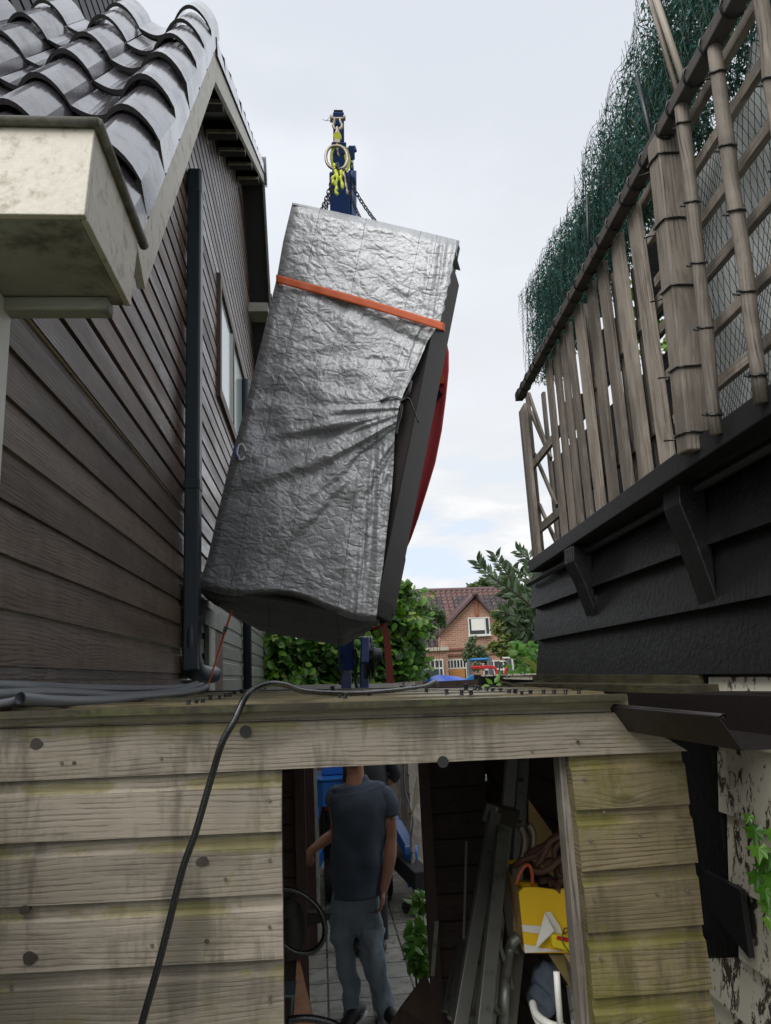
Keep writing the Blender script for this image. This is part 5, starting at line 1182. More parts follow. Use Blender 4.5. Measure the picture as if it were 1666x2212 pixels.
# yellow box
z7 = lambda x, y, Y=2.6: PY(1057.5+.1594*x, 1789.6+.1594*y, Y)
yb_ = thing('cardboard_box', 'torn yellow cardboard box full of brown hose beside the door post', 'box', z7(800, 1690))
w = MB(); w.prism([z7(400, 870), z7(470, 800), z7(640, 800), z7(900, 835), z7(1300, 790), z7(1300, 1690), z7(480, 1690)], (0, .012, 0)); w.build('front_panel', m_ybox, yb_)
w = MB(); w.prism([z7(140, 460, 2.85), z7(200, 500, 2.8), z7(410, 870, 2.6), z7(480, 1690, 2.6), z7(350, 1480, 2.65), z7(220, 1180, 2.75), z7(165, 900, 2.8)], (.006, .006, 0)); w.build('torn_side_flap', m_card, yb_)
w = MB(); w.prism([z7(130, 450, 2.86), z7(440, 425, 2.9), z7(450, 445, 2.9), z7(200, 500, 2.84), z7(160, 500, 2.86)], (0, .01, 0)); w.build('top_flap', m_ybox, yb_)
w = MB(); w.prism([z7(440, 1305, 2.596), z7(700, 1325, 2.596), z7(670, 1430, 2.596), z7(455, 1400, 2.596)], (0, .003, 0)); w.prism([z7(470, 1570, 2.596), z7(850, 1645, 2.596), z7(1000, 1665, 2.596), z7(482, 1688, 2.596)], (0, .003, 0)); w.build('printed_band', m_paper, yb_)
w = MB(); w.prism([z7(750, 1150, 2.585), z7(880, 1390, 2.56), z7(800, 1480, 2.57), z7(645, 1620, 2.57), z7(630, 1600, 2.57)], (0, .002, 0)); w.prism([z7(760, 1135, 2.59), z7(830, 1130, 2.59), z7(960, 1330, 2.588), z7(990, 1430, 2.588), z7(870, 1440, 2.588)], (0, .002, 0)); w.build('peeled_paper', m_paper, yb_)
fc = bpy.data.curves.new('txt', 'FONT'); fc.body = 'Dou'; fc.size = .0255; fc.shear = .4; fc.extrude = .0004
fo = bpy.data.objects.new('tmp', fc); SC.collection.objects.link(fo); bpy.context.view_layer.update()
me = bpy.data.meshes.new_from_object(fo.evaluated_get(bpy.context.evaluated_depsgraph_get())); bpy.data.objects.remove(fo)
to = bpy.data.objects.new('printed_word', me); SC.collection.objects.link(to); me.materials.clear(); me.materials.append(m_ink); to.parent = yb_; to.location = z7(985, 1430, 2.596)-yb_.location; to.rotation_euler = (math.pi/2, 0, 0)
w = MB(); w.prism([z7(845, 1445, 2.56), z7(920, 1450, 2.56), z7(1200, 1500, 2.56), z7(1200, 1695, 2.56), z7(860, 1610, 2.56)], (0, .03, 0)); pk = solo(w, 'yellow_packet', m_yelp, 'yellow packet with a red stripe lying against the yellow cardboard box', 'packet', bevel=.003)
w = MB(); w.prism([z7(922, 1458, 2.557), z7(1190, 1505, 2.557), z7(1185, 1570, 2.557), z7(912, 1510, 2.557)], (0, .002, 0)); w.build('red_stripe', m_redp, pk)
w = MB()
for k in range(12):
    a0 = ru(0, 1); w.tube(smooth_path([z7(1130+12*math.sin(j+k)+k*2, 1390+j*38, 2.54-.004*k) for j in range(9)], 3), .0022, 5)
w.tube(smooth_path([z7(990, 1430, 2.55), z7(985, 1500, 2.55), z7(1010, 1580, 2.55), z7(1080, 1670, 2.55)], 4), .0018, 5)
solo(w, 'green_twine', m_green, 'loose bundle of green twine hanging over the yellow packet', 'twine')
w = MB(); cc = z7(520, 800, 2.68)
w.tube(smooth_path([z7(365, 760, 2.64), z7(400, 640, 2.64), z7(460, 530, 2.64), z7(520, 495, 2.64), z7(560, 540, 2.64), z7(580, 640, 2.64), z7(580, 800, 2.64)], 5), .0058, 10); solo(w, 'orange_hose', m_ohose, 'short orange tube arching out of the yellow cardboard box', 'hose', smooth=True)
w = MB(); w.tube([z7(520, 730, 2.72), z7(520, 860, 2.72)], .035, 20); solo(w, 'cardboard_tube', m_ybox, 'yellow roll standing inside the torn box under the orange tube', 'roll', smooth=True)
w = MB()
for pts in ([(480, 380, 2.8), (640, 280, 2.8), (760, 220, 2.8), (900, 100, 2.8), (1060, 60, 2.8), (1200, 60, 2.8)], [(340, 510, 2.75), (480, 420, 2.72), (640, 370, 2.72), (760, 260, 2.7), (860, 150, 2.7), (1050, 90, 2.7), (1200, 150, 2.7)],
            [(560, 560, 2.66), (700, 590, 2.66), (830, 530, 2.66), (930, 440, 2.66), (1050, 360, 2.66), (1200, 330, 2.66)], [(620, 520, 2.7), (700, 430, 2.7), (740, 350, 2.7), (790, 260, 2.7), (870, 180, 2.72)],
            [(900, 420, 2.7), (880, 330, 2.7), (910, 240, 2.7), (1000, 180, 2.7), (1150, 200, 2.7)], [(900, 560, 2.72), (960, 660, 2.7), (1060, 690, 2.7), (1200, 680, 2.7)], [(800, 750, 2.66), (900, 745, 2.66), (1000, 715, 2.66), (1100, 700, 2.66), (1250, 700, 2.66)],
            [(930, 500, 2.75), (1020, 590, 2.75), (1150, 600, 2.75)], [(720, 470, 2.76), (850, 430, 2.76), (1000, 480, 2.76), (1150, 420, 2.76)], [(680, 720, 2.7), (800, 700, 2.7), (860, 740, 2.66), (930, 780, 2.62), (920, 860, 2.6)]):
    w.tube(smooth_path([z7(*p) for p in pts], 5), .0105, 10)
solo(w, 'garden_hose_coil', m_bhose, 'tangle of dusty brown hose piled in the yellow cardboard box', 'hose', smooth=True)
# shelf, white pipe, tub
sf = thing('metal_rack', 'galvanised metal rack holding the yellow cardboard box', 'rack', z7(900, 2100))
w = MB(); w.prism([z7(790, 1690, 2.62), z7(1000, 1690, 2.62), z7(1260, 2000, 2.2), z7(1260, 2290, 2.2), z7(1120, 2200, 2.2)], (0, .004, .0)); w.build('shelf_top', m_galv, sf)
w = MB(); w.prism([z2(1500, 1270, 2.2), z2(1545, 1280, 2.2), z2(1570, 1500, 2.2), z2(1530, 1500, 2.2)], (0, .03, 0)); w.build('upright', m_galv, sf)
for y in (1290, 1390): w = MB(); w.disc(z2(1522, y, 2.195), (0, 1, 0), .008, .006, 8); w.build('bolt', m_chrome, sf)
w = MB(); w.tube([z2(1432, 1180, 2.15), z2(1440, 1300, 2.15), z2(1455, 1500, 2.15)], .0085, 10); solo(w, 'white_pipe', m_white, 'thin white plastic pipe standing in front of the metal rack', 'pipe', smooth=True)
w = MB()
w.tube(smooth_path([z2(1310, 1340, 2.4), z2(1330, 1400, 2.35), z2(1400, 1450, 2.3), z2(1480, 1470, 2.3)], 5), .011, 10); w.tube(smooth_path([z2(1315, 1380, 2.4), z2(1340, 1440, 2.35), z2(1400, 1500, 2.3)], 5), .009, 10); solo(w, 'plastic_tub_rim', m_white, 'white plastic tub rim at the foot of the metal rack', 'tub', smooth=True)
w = MB(); cr_ = lambda q: q*(1+.5*mn.noise(q*30)); w.sphere(z2(1385, 1230, 2.7), .045, .05, .06, 28, f=cr_); w.sphere(z2(1360, 1310, 2.7), .045, .04, .05, 28, f=cr_); solo(w, 'blue_cloth', m_shirt, 'crumpled dark blue cloth bundle under the yellow box', 'cloth', smooth=True)
w = MB(); w.prism([z2(1470, 1090, 2.4), z2(1548, 1100, 2.4), z2(1550, 1215, 2.4)], (0, .01, 0)); solo(w, 'brown_card', m_card, 'loose piece of brown card on the metal rack', 'card')
# left inside: hose loop, planks, crate, equipment
w = MB(); w.tube(smooth_path([z2(20, 755, 2.5), z2(90, 765, 2.5), z2(160, 800, 2.5), z2(225, 870, 2.5), z2(250, 960, 2.5), z2(235, 1030, 2.5), z2(180, 1080, 2.5), z2(100, 1080, 2.5), z2(30, 1035, 2.5)], 6), .0088, 10); solo(w, 'hose_loop', m_hose, 'loop of black hose hanging just inside the doorway', 'hose', smooth=True)
w = MB(); w.tube(smooth_path([z2(60, 1428, 2.3), z2(140, 1418, 2.3), z2(220, 1425, 2.3), z2(300, 1450, 2.3), z2(350, 1500, 2.3)], 6), .010, 10); solo(w, 'low_cable', m_hose, 'thick black cable crossing low inside the doorway', 'cable', smooth=True)
pl_ = thing('plank', 'reddish brown plank leaning inside the doorway', 'plank', z2(130, 1500, 2.6))
w = MB(); w.prism([z2(105, 1130, 2.6), z2(120, 1130, 2.6), z2(210, 1500, 2.5), z2(85, 1500, 2.5)], (0, .02, 0)); w.build('board', wood('red_plank', (.30, .15, .08), (.15, .07, .04), knots=.5), pl_)
w = MB()
for a, b in (((40, 1300), (98, 1300)), ((98, 1300), (75, 1500)), ((40, 1300), (40, 1500))): w.beam(z2(a[0], a[1], 2.35), z2(b[0], b[1], 2.35), .016, .016, (0, 1, 0))
w = MB()
w.prism([z2(40, 1300, 2.35), z2(98, 1300, 2.35), z2(90, 1312, 2.35), z2(75, 1500, 2.35), z2(66, 1500, 2.35), z2(80, 1312, 2.35), z2(40, 1312, 2.35)], (0, .1, 0))
0 and w.prism([z2(45, 1310, 2.45), z2(90, 1310, 2.45), z2(70, 1500, 2.45), z2(45, 1500, 2.45)], (0, .005, 0)); solo(w, 'crate', plain('blue_grey_plastic', (.06, .10, .13), .5), 'blue grey plastic crate at the bottom left of the doorway', 'crate')
w = MB(); w.sphere(z2(75, 960, 2.8), .05, .06, .10, 14); w.tube([z2(50, 840, 2.75), z2(75, 880, 2.75), z2(90, 1050, 2.75)], [.02, .035, .03], 12); w.disc(z2(60, 850, 2.7), (0, 1, 0), .03, .03, 14); solo(w, 'old_motor', m_tyre, 'dark rounded pump motor on the left inside the doorway', 'pump', smooth=True)
w = MB(); w.prism([z2(160, 880, 4.0), z2(285, 880, 4.0), z2(270, 915, 4.0), z2(160, 955, 4.0)], (0, .05, 0)); solo(w, 'black_tray', m_tyre, 'flat black tray beside the man at knee height', 'tray')

# ================================================================== YARD BEHIND
w = MB(); zt6 = PY(660, 1479, 10.25).z
fe = thing('garden_fence', 'wooden board fence with a pale flat coping behind the crane', 'fence', (.5, 10.3, 0))
for k in range(16): 
    w = MB(); x = -.8+k*.14; w.prism([(x, 10.28, 0), (x+.135, 10.28, 0), (x+.135, 10.28, zt6-.03), (x, 10.28, zt6-.03)], (0, .02, 0), ud=(0, 0, 1)); w.build('board', m_trel, fe)
w = MB(); w.prism([PY(575, 1481, 10.2), PY(892, 1476, 10.2), PY(892, 1484, 10.2), PY(575, 1492, 10.2)], (0, .25, 0)); w.build('coping', plain('grey_coping', (.30, .29, .27), .6), fe)
w = MB()
for k in range(14):
    a = Vector((.80, 7.3, 1.95-k*.17)); b = Vector((1.5, 9.9, 1.45-k*.17)); w.beam(a+Vector((0, 0, .05)), b-Vector((0, 0, .3)), .02, .16, (0, 0, 1))
fo_ = thing('side_fence', 'slanting plank fence right of the crane seen through the doorway', 'fence', (1.2, 8.6, 0)); w.build('planks', m_trel, fo_)
w = MB(); w.tube(smooth_path([z9(1420, 110, 6.9), z9(1415, 250, 6.9), z9(1430, 430, 6.9), z9(1480, 600, 6.9), z9(1515, 740, 6.9), z9(1490, 980, 6.9)], 5), .008, 6); solo(w, 'hanging_cable', m_conduit, 'thin grey cable hanging in front of the slanting fence', 'cable')
w = MB(); w.prism([z9(1560, 250, 6.5), z9(1580, 500, 6.5), z9(1510, 700, 6.5), z9(1470, 950, 6.5), z9(1500, 700, 6.5), z9(1530, 420, 6.5)], (0, .02, 0)); solo(w, 'leaning_lath', m_beige, 'pale broken lath leaning by the right rear door post', 'lath')
w = MB(); p0_ = z9(410, 160, 6.8); w.box(p0_.x-.03, p0_.x+.03, 6.78, 6.84, 0, 2.0); solo(w, 'white_post', m_white, 'white post left of the blue crane base', 'post')
w = MB(); p0_ = z9(360, 160, 6.7); w.box(p0_.x-.05, p0_.x+.04, 6.68, 6.74, 0, 2.0); solo(w, 'red_brown_post', m_post, 'reddish brown post beside the white post', 'post')
# leafy plant by the door
def leaf(mb, c, d, n, L_, w_, r):
    d = Vector(d).normalized(); s = d.cross(Vector(n)).normalized(); n2 = s.cross(d)
    P_ = [c, c+d*L_*.3+s*w_*.5-n2*w_*.1, c+d*L_*.65+s*w_*.4-n2*w_*.1, c+d*L_, c+d*L_*.65-s*w_*.4-n2*w_*.1, c+d*L_*.3-s*w_*.5-n2*w_*.1, c+d*L_*.3, c+d*L_*.65]
    mb.idx(P_, [(0, 1, 6), (1, 2, 7, 6), (2, 3, 7), (3, 4, 7), (7, 4, 5, 6), (5, 0, 6)], [(0, 0)]*8, r)
def plant(name, lbl, cat, base, blobs, n, L_, w_, mat, stems=True, droop=.3, group=None, smat=None):
    t = thing(name, lbl, cat, base, group); mb = MB()
    for _ in range(n):
        c, rx, ry, rz = random.choice(blobs); 
        while True:
            q = Vector((ru(-1, 1), ru(-1, 1), ru(-1, 1)))
            if q.length < 1: break
        q *= (.55+.45*rnd())
        p = Vector(c)+Vector((q.x*rx, q.y*ry, q.z*rz)); k = ru(.6, 1.25)
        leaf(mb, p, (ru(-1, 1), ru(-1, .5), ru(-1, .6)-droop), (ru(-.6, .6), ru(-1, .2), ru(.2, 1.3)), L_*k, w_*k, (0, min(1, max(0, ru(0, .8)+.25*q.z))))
    mb.build('foliage', mat, t)
    if stems:
        mb = MB()
        for c, rx, ry, rz in blobs[:14]: mb.tube(smooth_path([Vector(base)+Vector((ru(-.02, .02), 0, 0)), (Vector(base)+Vector(c))/2+Vector((ru(-.1, .1)*rx, 0, .0)), Vector(c)+Vector((0, 0, rz*.5))], 4), [max(.004, L_*.12)*(1-.07*i) for i in range(9)], 6)
        mb.build('trunk', smat or m_bark, t, smooth=True)
    return t
pb = z2(740, 1180, 4.95)
plant('leafy_plant', 'bright green leafy plant growing beside the right rear door post', 'plant', (pb.x, 5.05, 0), [(z2(735, 820, 5.3), .04, .06, .12), (z2(725, 960, 5.2), .06, .06, .10), (z2(700, 1060, 5.1), .09, .08, .12), (z2(735, 1120, 5.1), .07, .06, .10)], 150, .085, .05, m_leaf4)
# maple hedge
def blobrow(pts, Y, sc=1): return [(PY(x, y, Y+ru(-.4, .6)), r*sc, r*sc*.9, r*sc) for x, y, r in pts]
hb = []
for x in range(575, 905, 22):
    top = 1400 if x < 740 else (1355 if x < 800 else 1290+abs(x-868)*1.0)
    y = top
    while y < 1560: hb.append((x+ru(-9, 9), y+ru(-6, 6), ru(.32, .5))); y += 26
hb += [(872, 1292, .28), (885, 1320, .3), (893, 1360, .3), (890, 1400, .3), (880, 1440, .3), (600, 1385, .35), (650, 1385, .35), (700, 1385, .35), (860, 1275, .16), (870, 1268, .10)]
for x in range(600, 860, 40): hb.append((x, 1330, .4))
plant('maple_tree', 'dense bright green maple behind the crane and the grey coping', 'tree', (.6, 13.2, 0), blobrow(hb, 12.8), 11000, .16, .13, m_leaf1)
w = MB()
# ------------------------------------------------------------------ brick house
bh = thing('brick_house', 'orange brick house with gabled dormer front and dark and red pantiles', 'house', (8, 38, 0))
B = lambda x, y, Y=38: PY(x, y, Y)
z5 = lambda x, y, Y=38: PY(542.3+.3906*x, 1166+.3906*y, Y)
w = MB(); w.prism([z5(1045, 525), z5(1240, 322), z5(1440, 525), z5(1440, 1000), z5(1045, 1000)], (0, 6, 0)); w.build('gable_wall', m_brick, bh)
w = MB(); a = z5(840, 600); b = z5(1700, 600); w.box(a.x, b.x, 38.6, 44, 0, z5(1000, 590).z); w.build('wall', m_brick, bh)
def bslab(p, q, th, y0, y1, mat, nm):
    w = MB(); w.prism([p, q, q+Vector((0, 0, th)), p+Vector((0, 0, th))], (0, y1-y0, 0)); return w.build(nm, mat, bh)
p1, p2, p3 = z5(1040, 528, 37.7), z5(1240, 310, 37.7), z5(1452, 540, 37.7)
bslab(p1, p2, .16, 37.7, 41, m_tile2, 'dormer_roof'); bslab(p2, p3, .16, 37.7, 41, m_tile2, 'dormer_roof')
w = MB(); w.sphere(p2+Vector((0, -.05, .1)), .16, .3, .16, 10); w.build('ridge_end', m_tile2, bh)
# main roof plane
r0 = z5(780, 600, 38.4); r1 = z5(1700, 600, 38.4); t0 = PY(542.3+.3906*780, 1280, 41.5); e2 = Vector((0, 41.5-38.4, t0.z-r0.z)); Lr = e2.length; e2.normalize()
w = MB(); q0 = Vector((r0.x, 38.4, r0.z)); pantiles(w, q0, (1, 0, 0), tuple(e2), tuple(Vector((0, -e2.z, e2.y))), .30, Lr/15, 42, 15, .06, nu=7, flap=0, th=.03, jit=.01)
m_t3, nt3, b3 = newmat('mixed_far_pantiles'); u3, v3, r3, rr3 = uvr(nt3); geo3 = NT(nt3, 'ShaderNodeNewGeometry').outputs['Position']
s3 = NT(nt3, 'ShaderNodeSeparateXYZ', Vector=geo3)
patch = MA(nt3, 'MAXIMUM', MA(nt3, 'MULTIPLY', MA(nt3, 'GREATER_THAN', s3.outputs[2], t0.z-.42), MA(nt3, 'GREATER_THAN', s3.outputs[0], z5(1000, 500).x)), MA(nt3, 'MULTIPLY', MA(nt3, 'GREATER_THAN', s3.outputs[0], z5(1115, 500).x), MA(nt3, 'LESS_THAN', s3.outputs[0], z5(1185, 500).x)))
c3 = MIX(nt3, patch, (.045, .036, .038), (.12, .062, .055)); c3 = MIX(nt3, MA(nt3, 'MULTIPLY', rr3, .4), c3, (.10, .07, .065)); setp(nt3, b3, Base__Color=c3, Roughness=.6)
w.build('roof', m_t3, bh, smooth=True)
w = MB(); w.tube([t0+Vector((-.5, .05, .05)), Vector((r1.x, t0.y+.05, t0.z-.02))], .13, 10); w.build('ridge', m_tile2, bh)
# windows
def bwin(x0, y0, x1, y1, Y, bars, low=None, name='window'):
    a = z5(x0, y1, Y); b = z5(x1, y0, Y); w = MB(); f = .06
    w.box(a.x, b.x, Y-.05, Y+.05, b.z-f, b.z); w.box(a.x, b.x, Y-.05, Y+.05, a.z, a.z+f); w.box(a.x, a.x+f, Y-.05, Y+.05, a.z+f, b.z-f); w.box(b.x-f, b.x, Y-.05, Y+.05, a.z+f, b.z-f)
    for fx in bars: x = a.x+(b.x-a.x)*fx; w.box(x-.03, x+.03, Y-.045, Y+.03, a.z+f, b.z-f)
    if low: zz_ = a.z+(b.z-a.z)*low; w.box(a.x+f, b.x-f, Y-.048, Y+.032, zz_-.04, zz_+.04)
    o = w.build(name, m_white, bh); w = MB(); w.box(a.x+f, b.x-f, Y-.01, Y+.02, a.z+f, b.z-f); w.build('pane', m_dglass, o); return o
o = bwin(1205, 427, 1318, 532, 37.93, (.78,))
a, b = z5(1222, 502, 37.85), z5(1290, 432, 37.85); w = MB(); w.box(a.x, b.x, 37.88, 37.9, a.z, b.z); w.build('blind', m_paper, o)
w = MB(); w.box(a.x-.2, z5(1320, 530).x+.05, 37.8, 37.95, z5(1200, 538).z, z5(1200, 530).z); w.build('sill', m_white, o)
w = MB(); a, b = z5(885, 1000, 36.5), z5(1086, 612, 36.5); w.box(a.x, b.x, 36.5, 38.5, 0, b.z); w.build('extension_wall', m_brick, bh)
w = MB(); b2 = z5(1086, 592, 36.4); w.box(a.x-.05, b.x+.05, 36.35, 38.5, b.z+.003, b2.z); w.build('cornice', m_cream, bh)
o = bwin(950, 660, 1062, 790, 36.45, (.2, .4, .6, .8), .60); a, b = z5(962, 790, 36.42), z5(1038, 715, 36.42); w = MB(); w.box(a.x, b.x, 36.36, 36.39, a.z, b.z); w.build('door', plain('dark_green_door', (.02, .045, .045), .5), o)
o = bwin(1090, 658, 1190, 800, 37.93, (.18, .34, .5, .66, .82), .63); a, b = z5(1102, 800, 37.85), z5(1182, 712, 37.85); w = MB(); w.box(a.x, b.x, 37.86, 37.88, a.z, b.z); w.build('door', wood('orange_door', (.50, .24, .07), (.33, .14, .04), knots=0, stain=0), o)
bwin(1290, 665, 1372, 800, 37.93, (.33, .66), .62); bwin(1376, 665, 1452, 800, 37.93, (.33, .66), .62)
for yy in (598, 628):
    w = MB(); a = z5(1086, yy+5, 37.9); b = z5(1440, yy, 37.9); w.box(a.x, b.x, 37.92, 38.0, a.z, b.z); w.build('string_course', plain('dark_brick_course', (.16, .07, .05), .8), bh)
w = MB(); a = z5(1241, 420, 37.9); b = z5(1252, 328, 37.9); w.box(a.x, b.x, 37.9, 38.0, a.z, b.z); w.build('brick_pilaster', plain('brick_orange', (.28, .11, .06), .8, bmp=.5), bh)
# trees round the brick house
plant('distant_tree', 'round green treetops showing above the red ridge of the brick house', 'tree', (9, 52, 0), [(PY(x, y, 52), r, r, r) for x, y, r in ((1020, 1272, .5), (1045, 1262, .7), (1070, 1258, .9), (1095, 1262, .9), (1060, 1275, .8))], 1500, .32, .24, m_leaf3)
plant('climbing_tree', 'loose grey green tree hiding the left part of the tiled roof', 'tree', (5.0, 34, 0), [(PY(x, y, 34), r, r*.6, r) for x, y, r in ((920, 1330, .6), (905, 1350, .7), (935, 1320, .5), (950, 1330, .35), (915, 1370, .6), (895, 1385, .5), (930, 1355, .4), (955, 1345, .2), (900, 1320, .5))], 2400, .16, .09, m_leaf3)
plant('wall_shrub', 'dark green shrub against the brick wall below the open window', 'shrub', (10, 36.4, 0), [(PY(x, y, 36.4), r, r*.5, r) for x, y, r in ((1015, 1395, .35), (1035, 1405, .45), (1010, 1415, .4), (1045, 1420, .35), (1020, 1380, .2), (1028, 1435, .5))], 1500, .14, .07, m_leaf2)
plant('yellow_green_tree', 'yellow green tree right of the brick gable', 'tree', (7.6, 25, 0), [(PY(x, y, 25), r, r*.8, r) for x, y, r in ((1085, 1340, .25), (1075, 1355, .25), (1092, 1375, .35), (1105, 1350, .3), (1085, 1400, .35), (1105, 1405, .4), (1120, 1380, .5), (1130, 1420, .5), (1110, 1435, .4), (1070, 1325, .15), (1065, 1395, .2), (1125, 1340, .4))], 3200, .13, .09, leafmat('yellow_leaf', [(.06, .09, .02), (.12, .16, .03), (.22, .22, .05)]))
# olive like shrub at the corner of the black building
ol = thing('bay_shrub', 'tall shrub with long narrow leaves at the corner of the black building', 'shrub', (1.75, 6.2, 0))
zA = lambda x, y, Y=6.0: PY(976.1+.1716*x, 1138.8+.1716*y, Y)
lf = MB(); sm = MB()
brs = [[(1080, 1060), (860, 880), (700, 760), (540, 650), (450, 580), (370, 490), (320, 430)], [(1080, 1060), (960, 900), (800, 740), (700, 590), (640, 510), (570, 400), (550, 350)], [(1100, 900), (1000, 700), (880, 600), (860, 560)],
       [(1150, 700), (1050, 470), (950, 400), (880, 330), (830, 300)], [(1080, 1100), (950, 900), (850, 700), (780, 560), (770, 500)], [(1080, 1300), (1000, 1180), (860, 1130), (740, 1110), (620, 1060)], [(1080, 1350), (950, 1200), (800, 1260), (710, 1240)],
       [(1100, 1200), (1020, 1000), (960, 880), (900, 820), (740, 890)], [(1100, 1000), (1040, 850), (1000, 700), (1000, 560)], [(1080, 1500), (1000, 1400), (900, 1370), (760, 1360)], [(1100, 1500), (980, 1300), (860, 1300), (800, 1180)], [(1100, 1400), (1000, 1280), (930, 1180), (840, 1060), (700, 1040)], [(1080, 1100), (900, 960), (760, 880), (660, 820)], [(1150, 650), (1080, 560), (1000, 470), (960, 330)]]
for i, bq in enumerate(brs):
    Yb = 6.0+ru(-.3, .5); pth = smooth_path([zA(x, y, Yb) for x, y in bq], 8); sm.tube(pth, [.010*(1-.8*k/len(pth)) for k in range(len(pth))], 5)
    for k in range(2, len(pth)):
        d = (pth[k]-pth[k-1]).normalized(); 
        for sgn in (-1, 1):
            pr_ = Vector((-d.z, 0, d.x))*sgn; lf_d = d*.6+pr_*.75+Vector((0, ru(-.4, .4), .12))
            if rnd() < .55: leaf(lf, pth[k], lf_d, (ru(-.6, .6), -1, ru(-.2, .9)), ru(.075, .105), ru(.022, .032), (0, rnd()**1.2))
for _ in range(650):
    x = ru(850, 1150); y = ru(820, 1800); 
    if x < 850+abs(y-1250)*.25: continue
    leaf(lf, zA(x, y, ru(6.2, 6.9)), (ru(-1, .5), ru(-.5, .5), ru(-.5, 1)), (ru(-.5, .5), -1, ru(0, 1)), ru(.07, .11), ru(.022, .034), (0, rnd()**1.3))
sm.build('stems', m_bark, ol); lf.build('foliage', m_leaf2, ol)
for i in range(1): pass
vn = thing('vine', 'broad leaved vine with yellow tendrils below the bay shrub', 'vine', (1.6, 5.6, 0)); lf = MB()
for _ in range(110): 
    p = zA(ru(760, 1180), ru(1440, 1850), ru(5.5, 5.9)); leaf(lf, p, (ru(-1, 1), ru(-.3, .3), ru(-1, .4)), (ru(-.4, .4), -1, ru(0, .8)), ru(.05, .09), ru(.04, .06), (0, ru(0, .7)))
lf.build('leaves', m_leaf4, vn); lf = MB()
for k in range(6): lf.tube(smooth_path([zA(870+k*12, 1640, 5.4), zA(920+k*20, 1700+ru(-20, 20), 5.4), zA(990+k*15, 1740, 5.4), zA(1060+k*12, 1830, 5.4)], 4), .003, 5)
lf.build('tendrils', leafmat('tendril', [(.35, .38, .08), (.4, .45, .12)]), vn)
# rotten planter wall, twigs
w = MB(); w.prism([zA(300, 1860, 5.4), zA(1180, 1850, 5.4), zA(1180, 2080, 5.4), zA(300, 2080, 5.4)], (0, .06, 0)); rw = solo(w, 'rotten_board_wall', m_tar, 'rotten black board edge behind the shed roof under the vine', 'wall')
w = MB(); w.beam(zA(640, 1885, 5.38), zA(1180, 1900, 5.38), .03, .012, (0, 1, 0)); w.beam(zA(370, 1868, 5.37), zA(1180, 1846, 5.37), .012, .02, (0, 1, 0)); w.build('flaking_edge', m_fleckd, rw)
w = MB(); w.beam(zA(610, 1940, 4.6), zA(860, 2000, 4.5), .012, .012, (0, 1, 0)); w.beam(zA(620, 2030, 4.6), zA(1180, 1990, 4.5), .03, .02, (0, 1, 0)); w.beam(zA(990, 1985, 4.55), zA(1180, 1925, 4.5), .016, .01, (0, 1, 0)); solo(w, 'grey_battens', m_trim, 'loose grey battens lying on the far edge of the shed roof', 'batten')
sp_ = thing('seedling', 'small yellow green seedling growing at the edge of the shed roof', 'plant', zA(560, 2020, 4.6)); lf = MB()
for (x, y, d, l) in ((540, 1960, (.7, 0, .8), .06), (600, 1890, (.3, 0, 1), .045), (480, 1990, (-1, 0, -.2), .06), (520, 1975, (-.6, 0, .5), .06), (560, 1990, (1, 0, .3), .05)): leaf(lf, zA(x, y, 4.6), d, (0, -1, .5), l, l*.5, (0, ru(.5, 1)))
lf.build('leaves', m_leaf4, sp_)
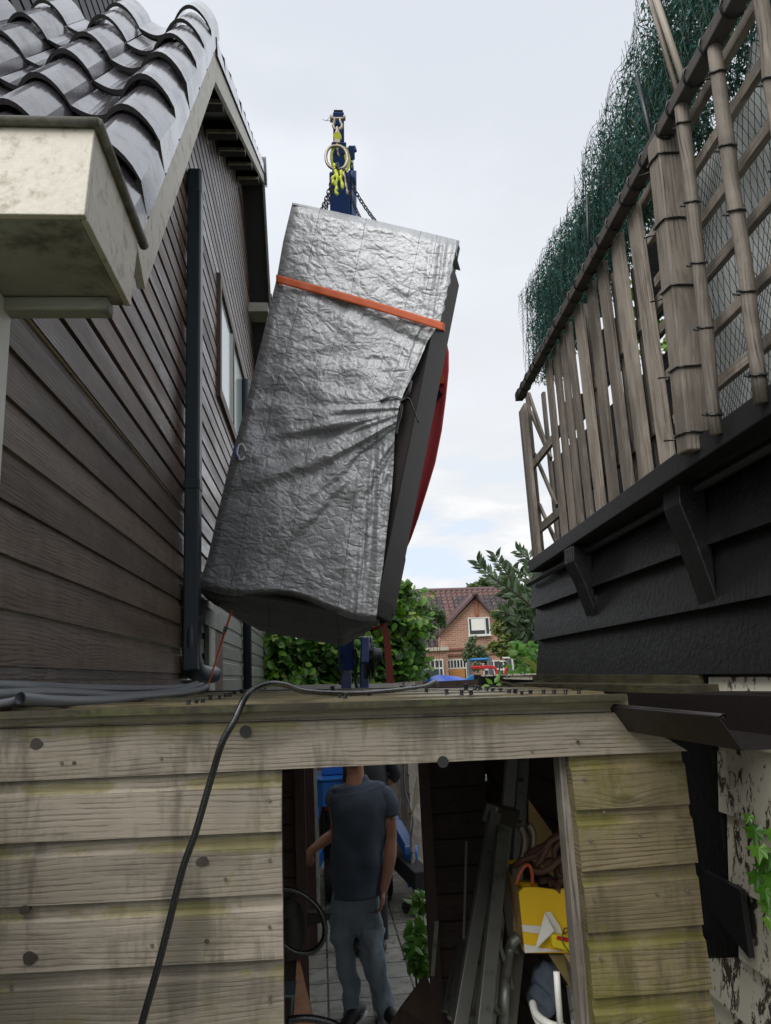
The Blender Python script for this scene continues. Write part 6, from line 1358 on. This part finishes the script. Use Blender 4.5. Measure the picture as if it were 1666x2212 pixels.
# blue tarp heap, disc, play frame
hpx = [(908, 1489), (922, 1478), (940, 1463), (956, 1457), (975, 1459), (1000, 1461), (1023, 1467), (1028, 1489)]
def heap(u, v):
    x, top = pli(hpx, u); a = PY(x, 1500, 11.8); b = PY(x, top, 12.3); q = a.lerp(b, v); q.y += .5*v+.06*math.sin(u*17+v*7); return q, (u, v)
w = MB(); w.grid(heap, 42, 16); w.grid(lambda u, v: (heap(u, 1)[0]+Vector((0, 1.4*v, -.5*v)), (u, v)), 42, 3); so = solo(w, 'blue_tarpaulin', m_bluet, 'heap covered by a bright blue tarpaulin beyond the shed roof', 'tarpaulin', smooth=True)
w = MB(); w.disc(PY(1021, 1474, 11.5), (-.35, 1, .15), .11, .03, 28); solo(w, 'blue_disc', m_cyan, 'light blue plastic disc seat beside the blue heap', 'disc', bevel=.008)
pf_ = thing('play_frame', 'grey play frame with light blue and red padded bars', 'play frame', (3, 14, 0))
for (x, y0) in ((1014, 1424), (1058, 1421), (1101, 1421)):
    w = MB(); a = zA(0, 0); p = PY(x, y0, 14); w.box(p.x-.035, p.x+.035, 13.97, 14.03, .6, p.z); w.build('post', m_conduit, pf_)
w = MB(); w.tube([PY(1016, 1425.5, 13.92), PY(1056, 1423.5, 13.92)], .022, 10); w.build('blue_bar', m_cyan, pf_, smooth=True)
w = MB(); w.tube(smooth_path([PY(1086, 1422, 13.92), PY(1103, 1422, 13.92), PY(1107, 1430, 13.92), PY(1110, 1456, 13.92)], 5), .02, 10); w.build('white_bar', m_white, pf_, smooth=True)
for off in (0, 3):
    w = MB(); w.tube(smooth_path([PY(1018, 1441+off, 13.85), PY(1045, 1440+off, 13.85), PY(1064, 1440+off, 13.85), PY(1072, 1445+off, 13.85), PY(1075-off, 1460, 13.85)], 5), .016, 10); w.build('red_bar', m_redp, pf_, smooth=True)
w = MB(); w.tube(smooth_path([PY(1091, 1462, 13.85), PY(1092, 1448, 13.85), PY(1097, 1441, 13.85), PY(1106, 1440, 13.85)], 5), .022, 10); w.build('red_bar', m_redp, pf_, smooth=True)
# hedge seen through the trellis and behind the green screen
plant('garden_shrub', 'green shrub glimpsed between the trellis slats', 'shrub', (2.6, 4.2, 2.8), [((1.9+ru(-.1, .4), y, z), .2, .25, .2) for y in (1.8, 2.3, 2.8, 3.4, 4.0) for z in (3.0, 3.5, 4.0)], 2600, .06, .035, m_leaf1, stems=True)
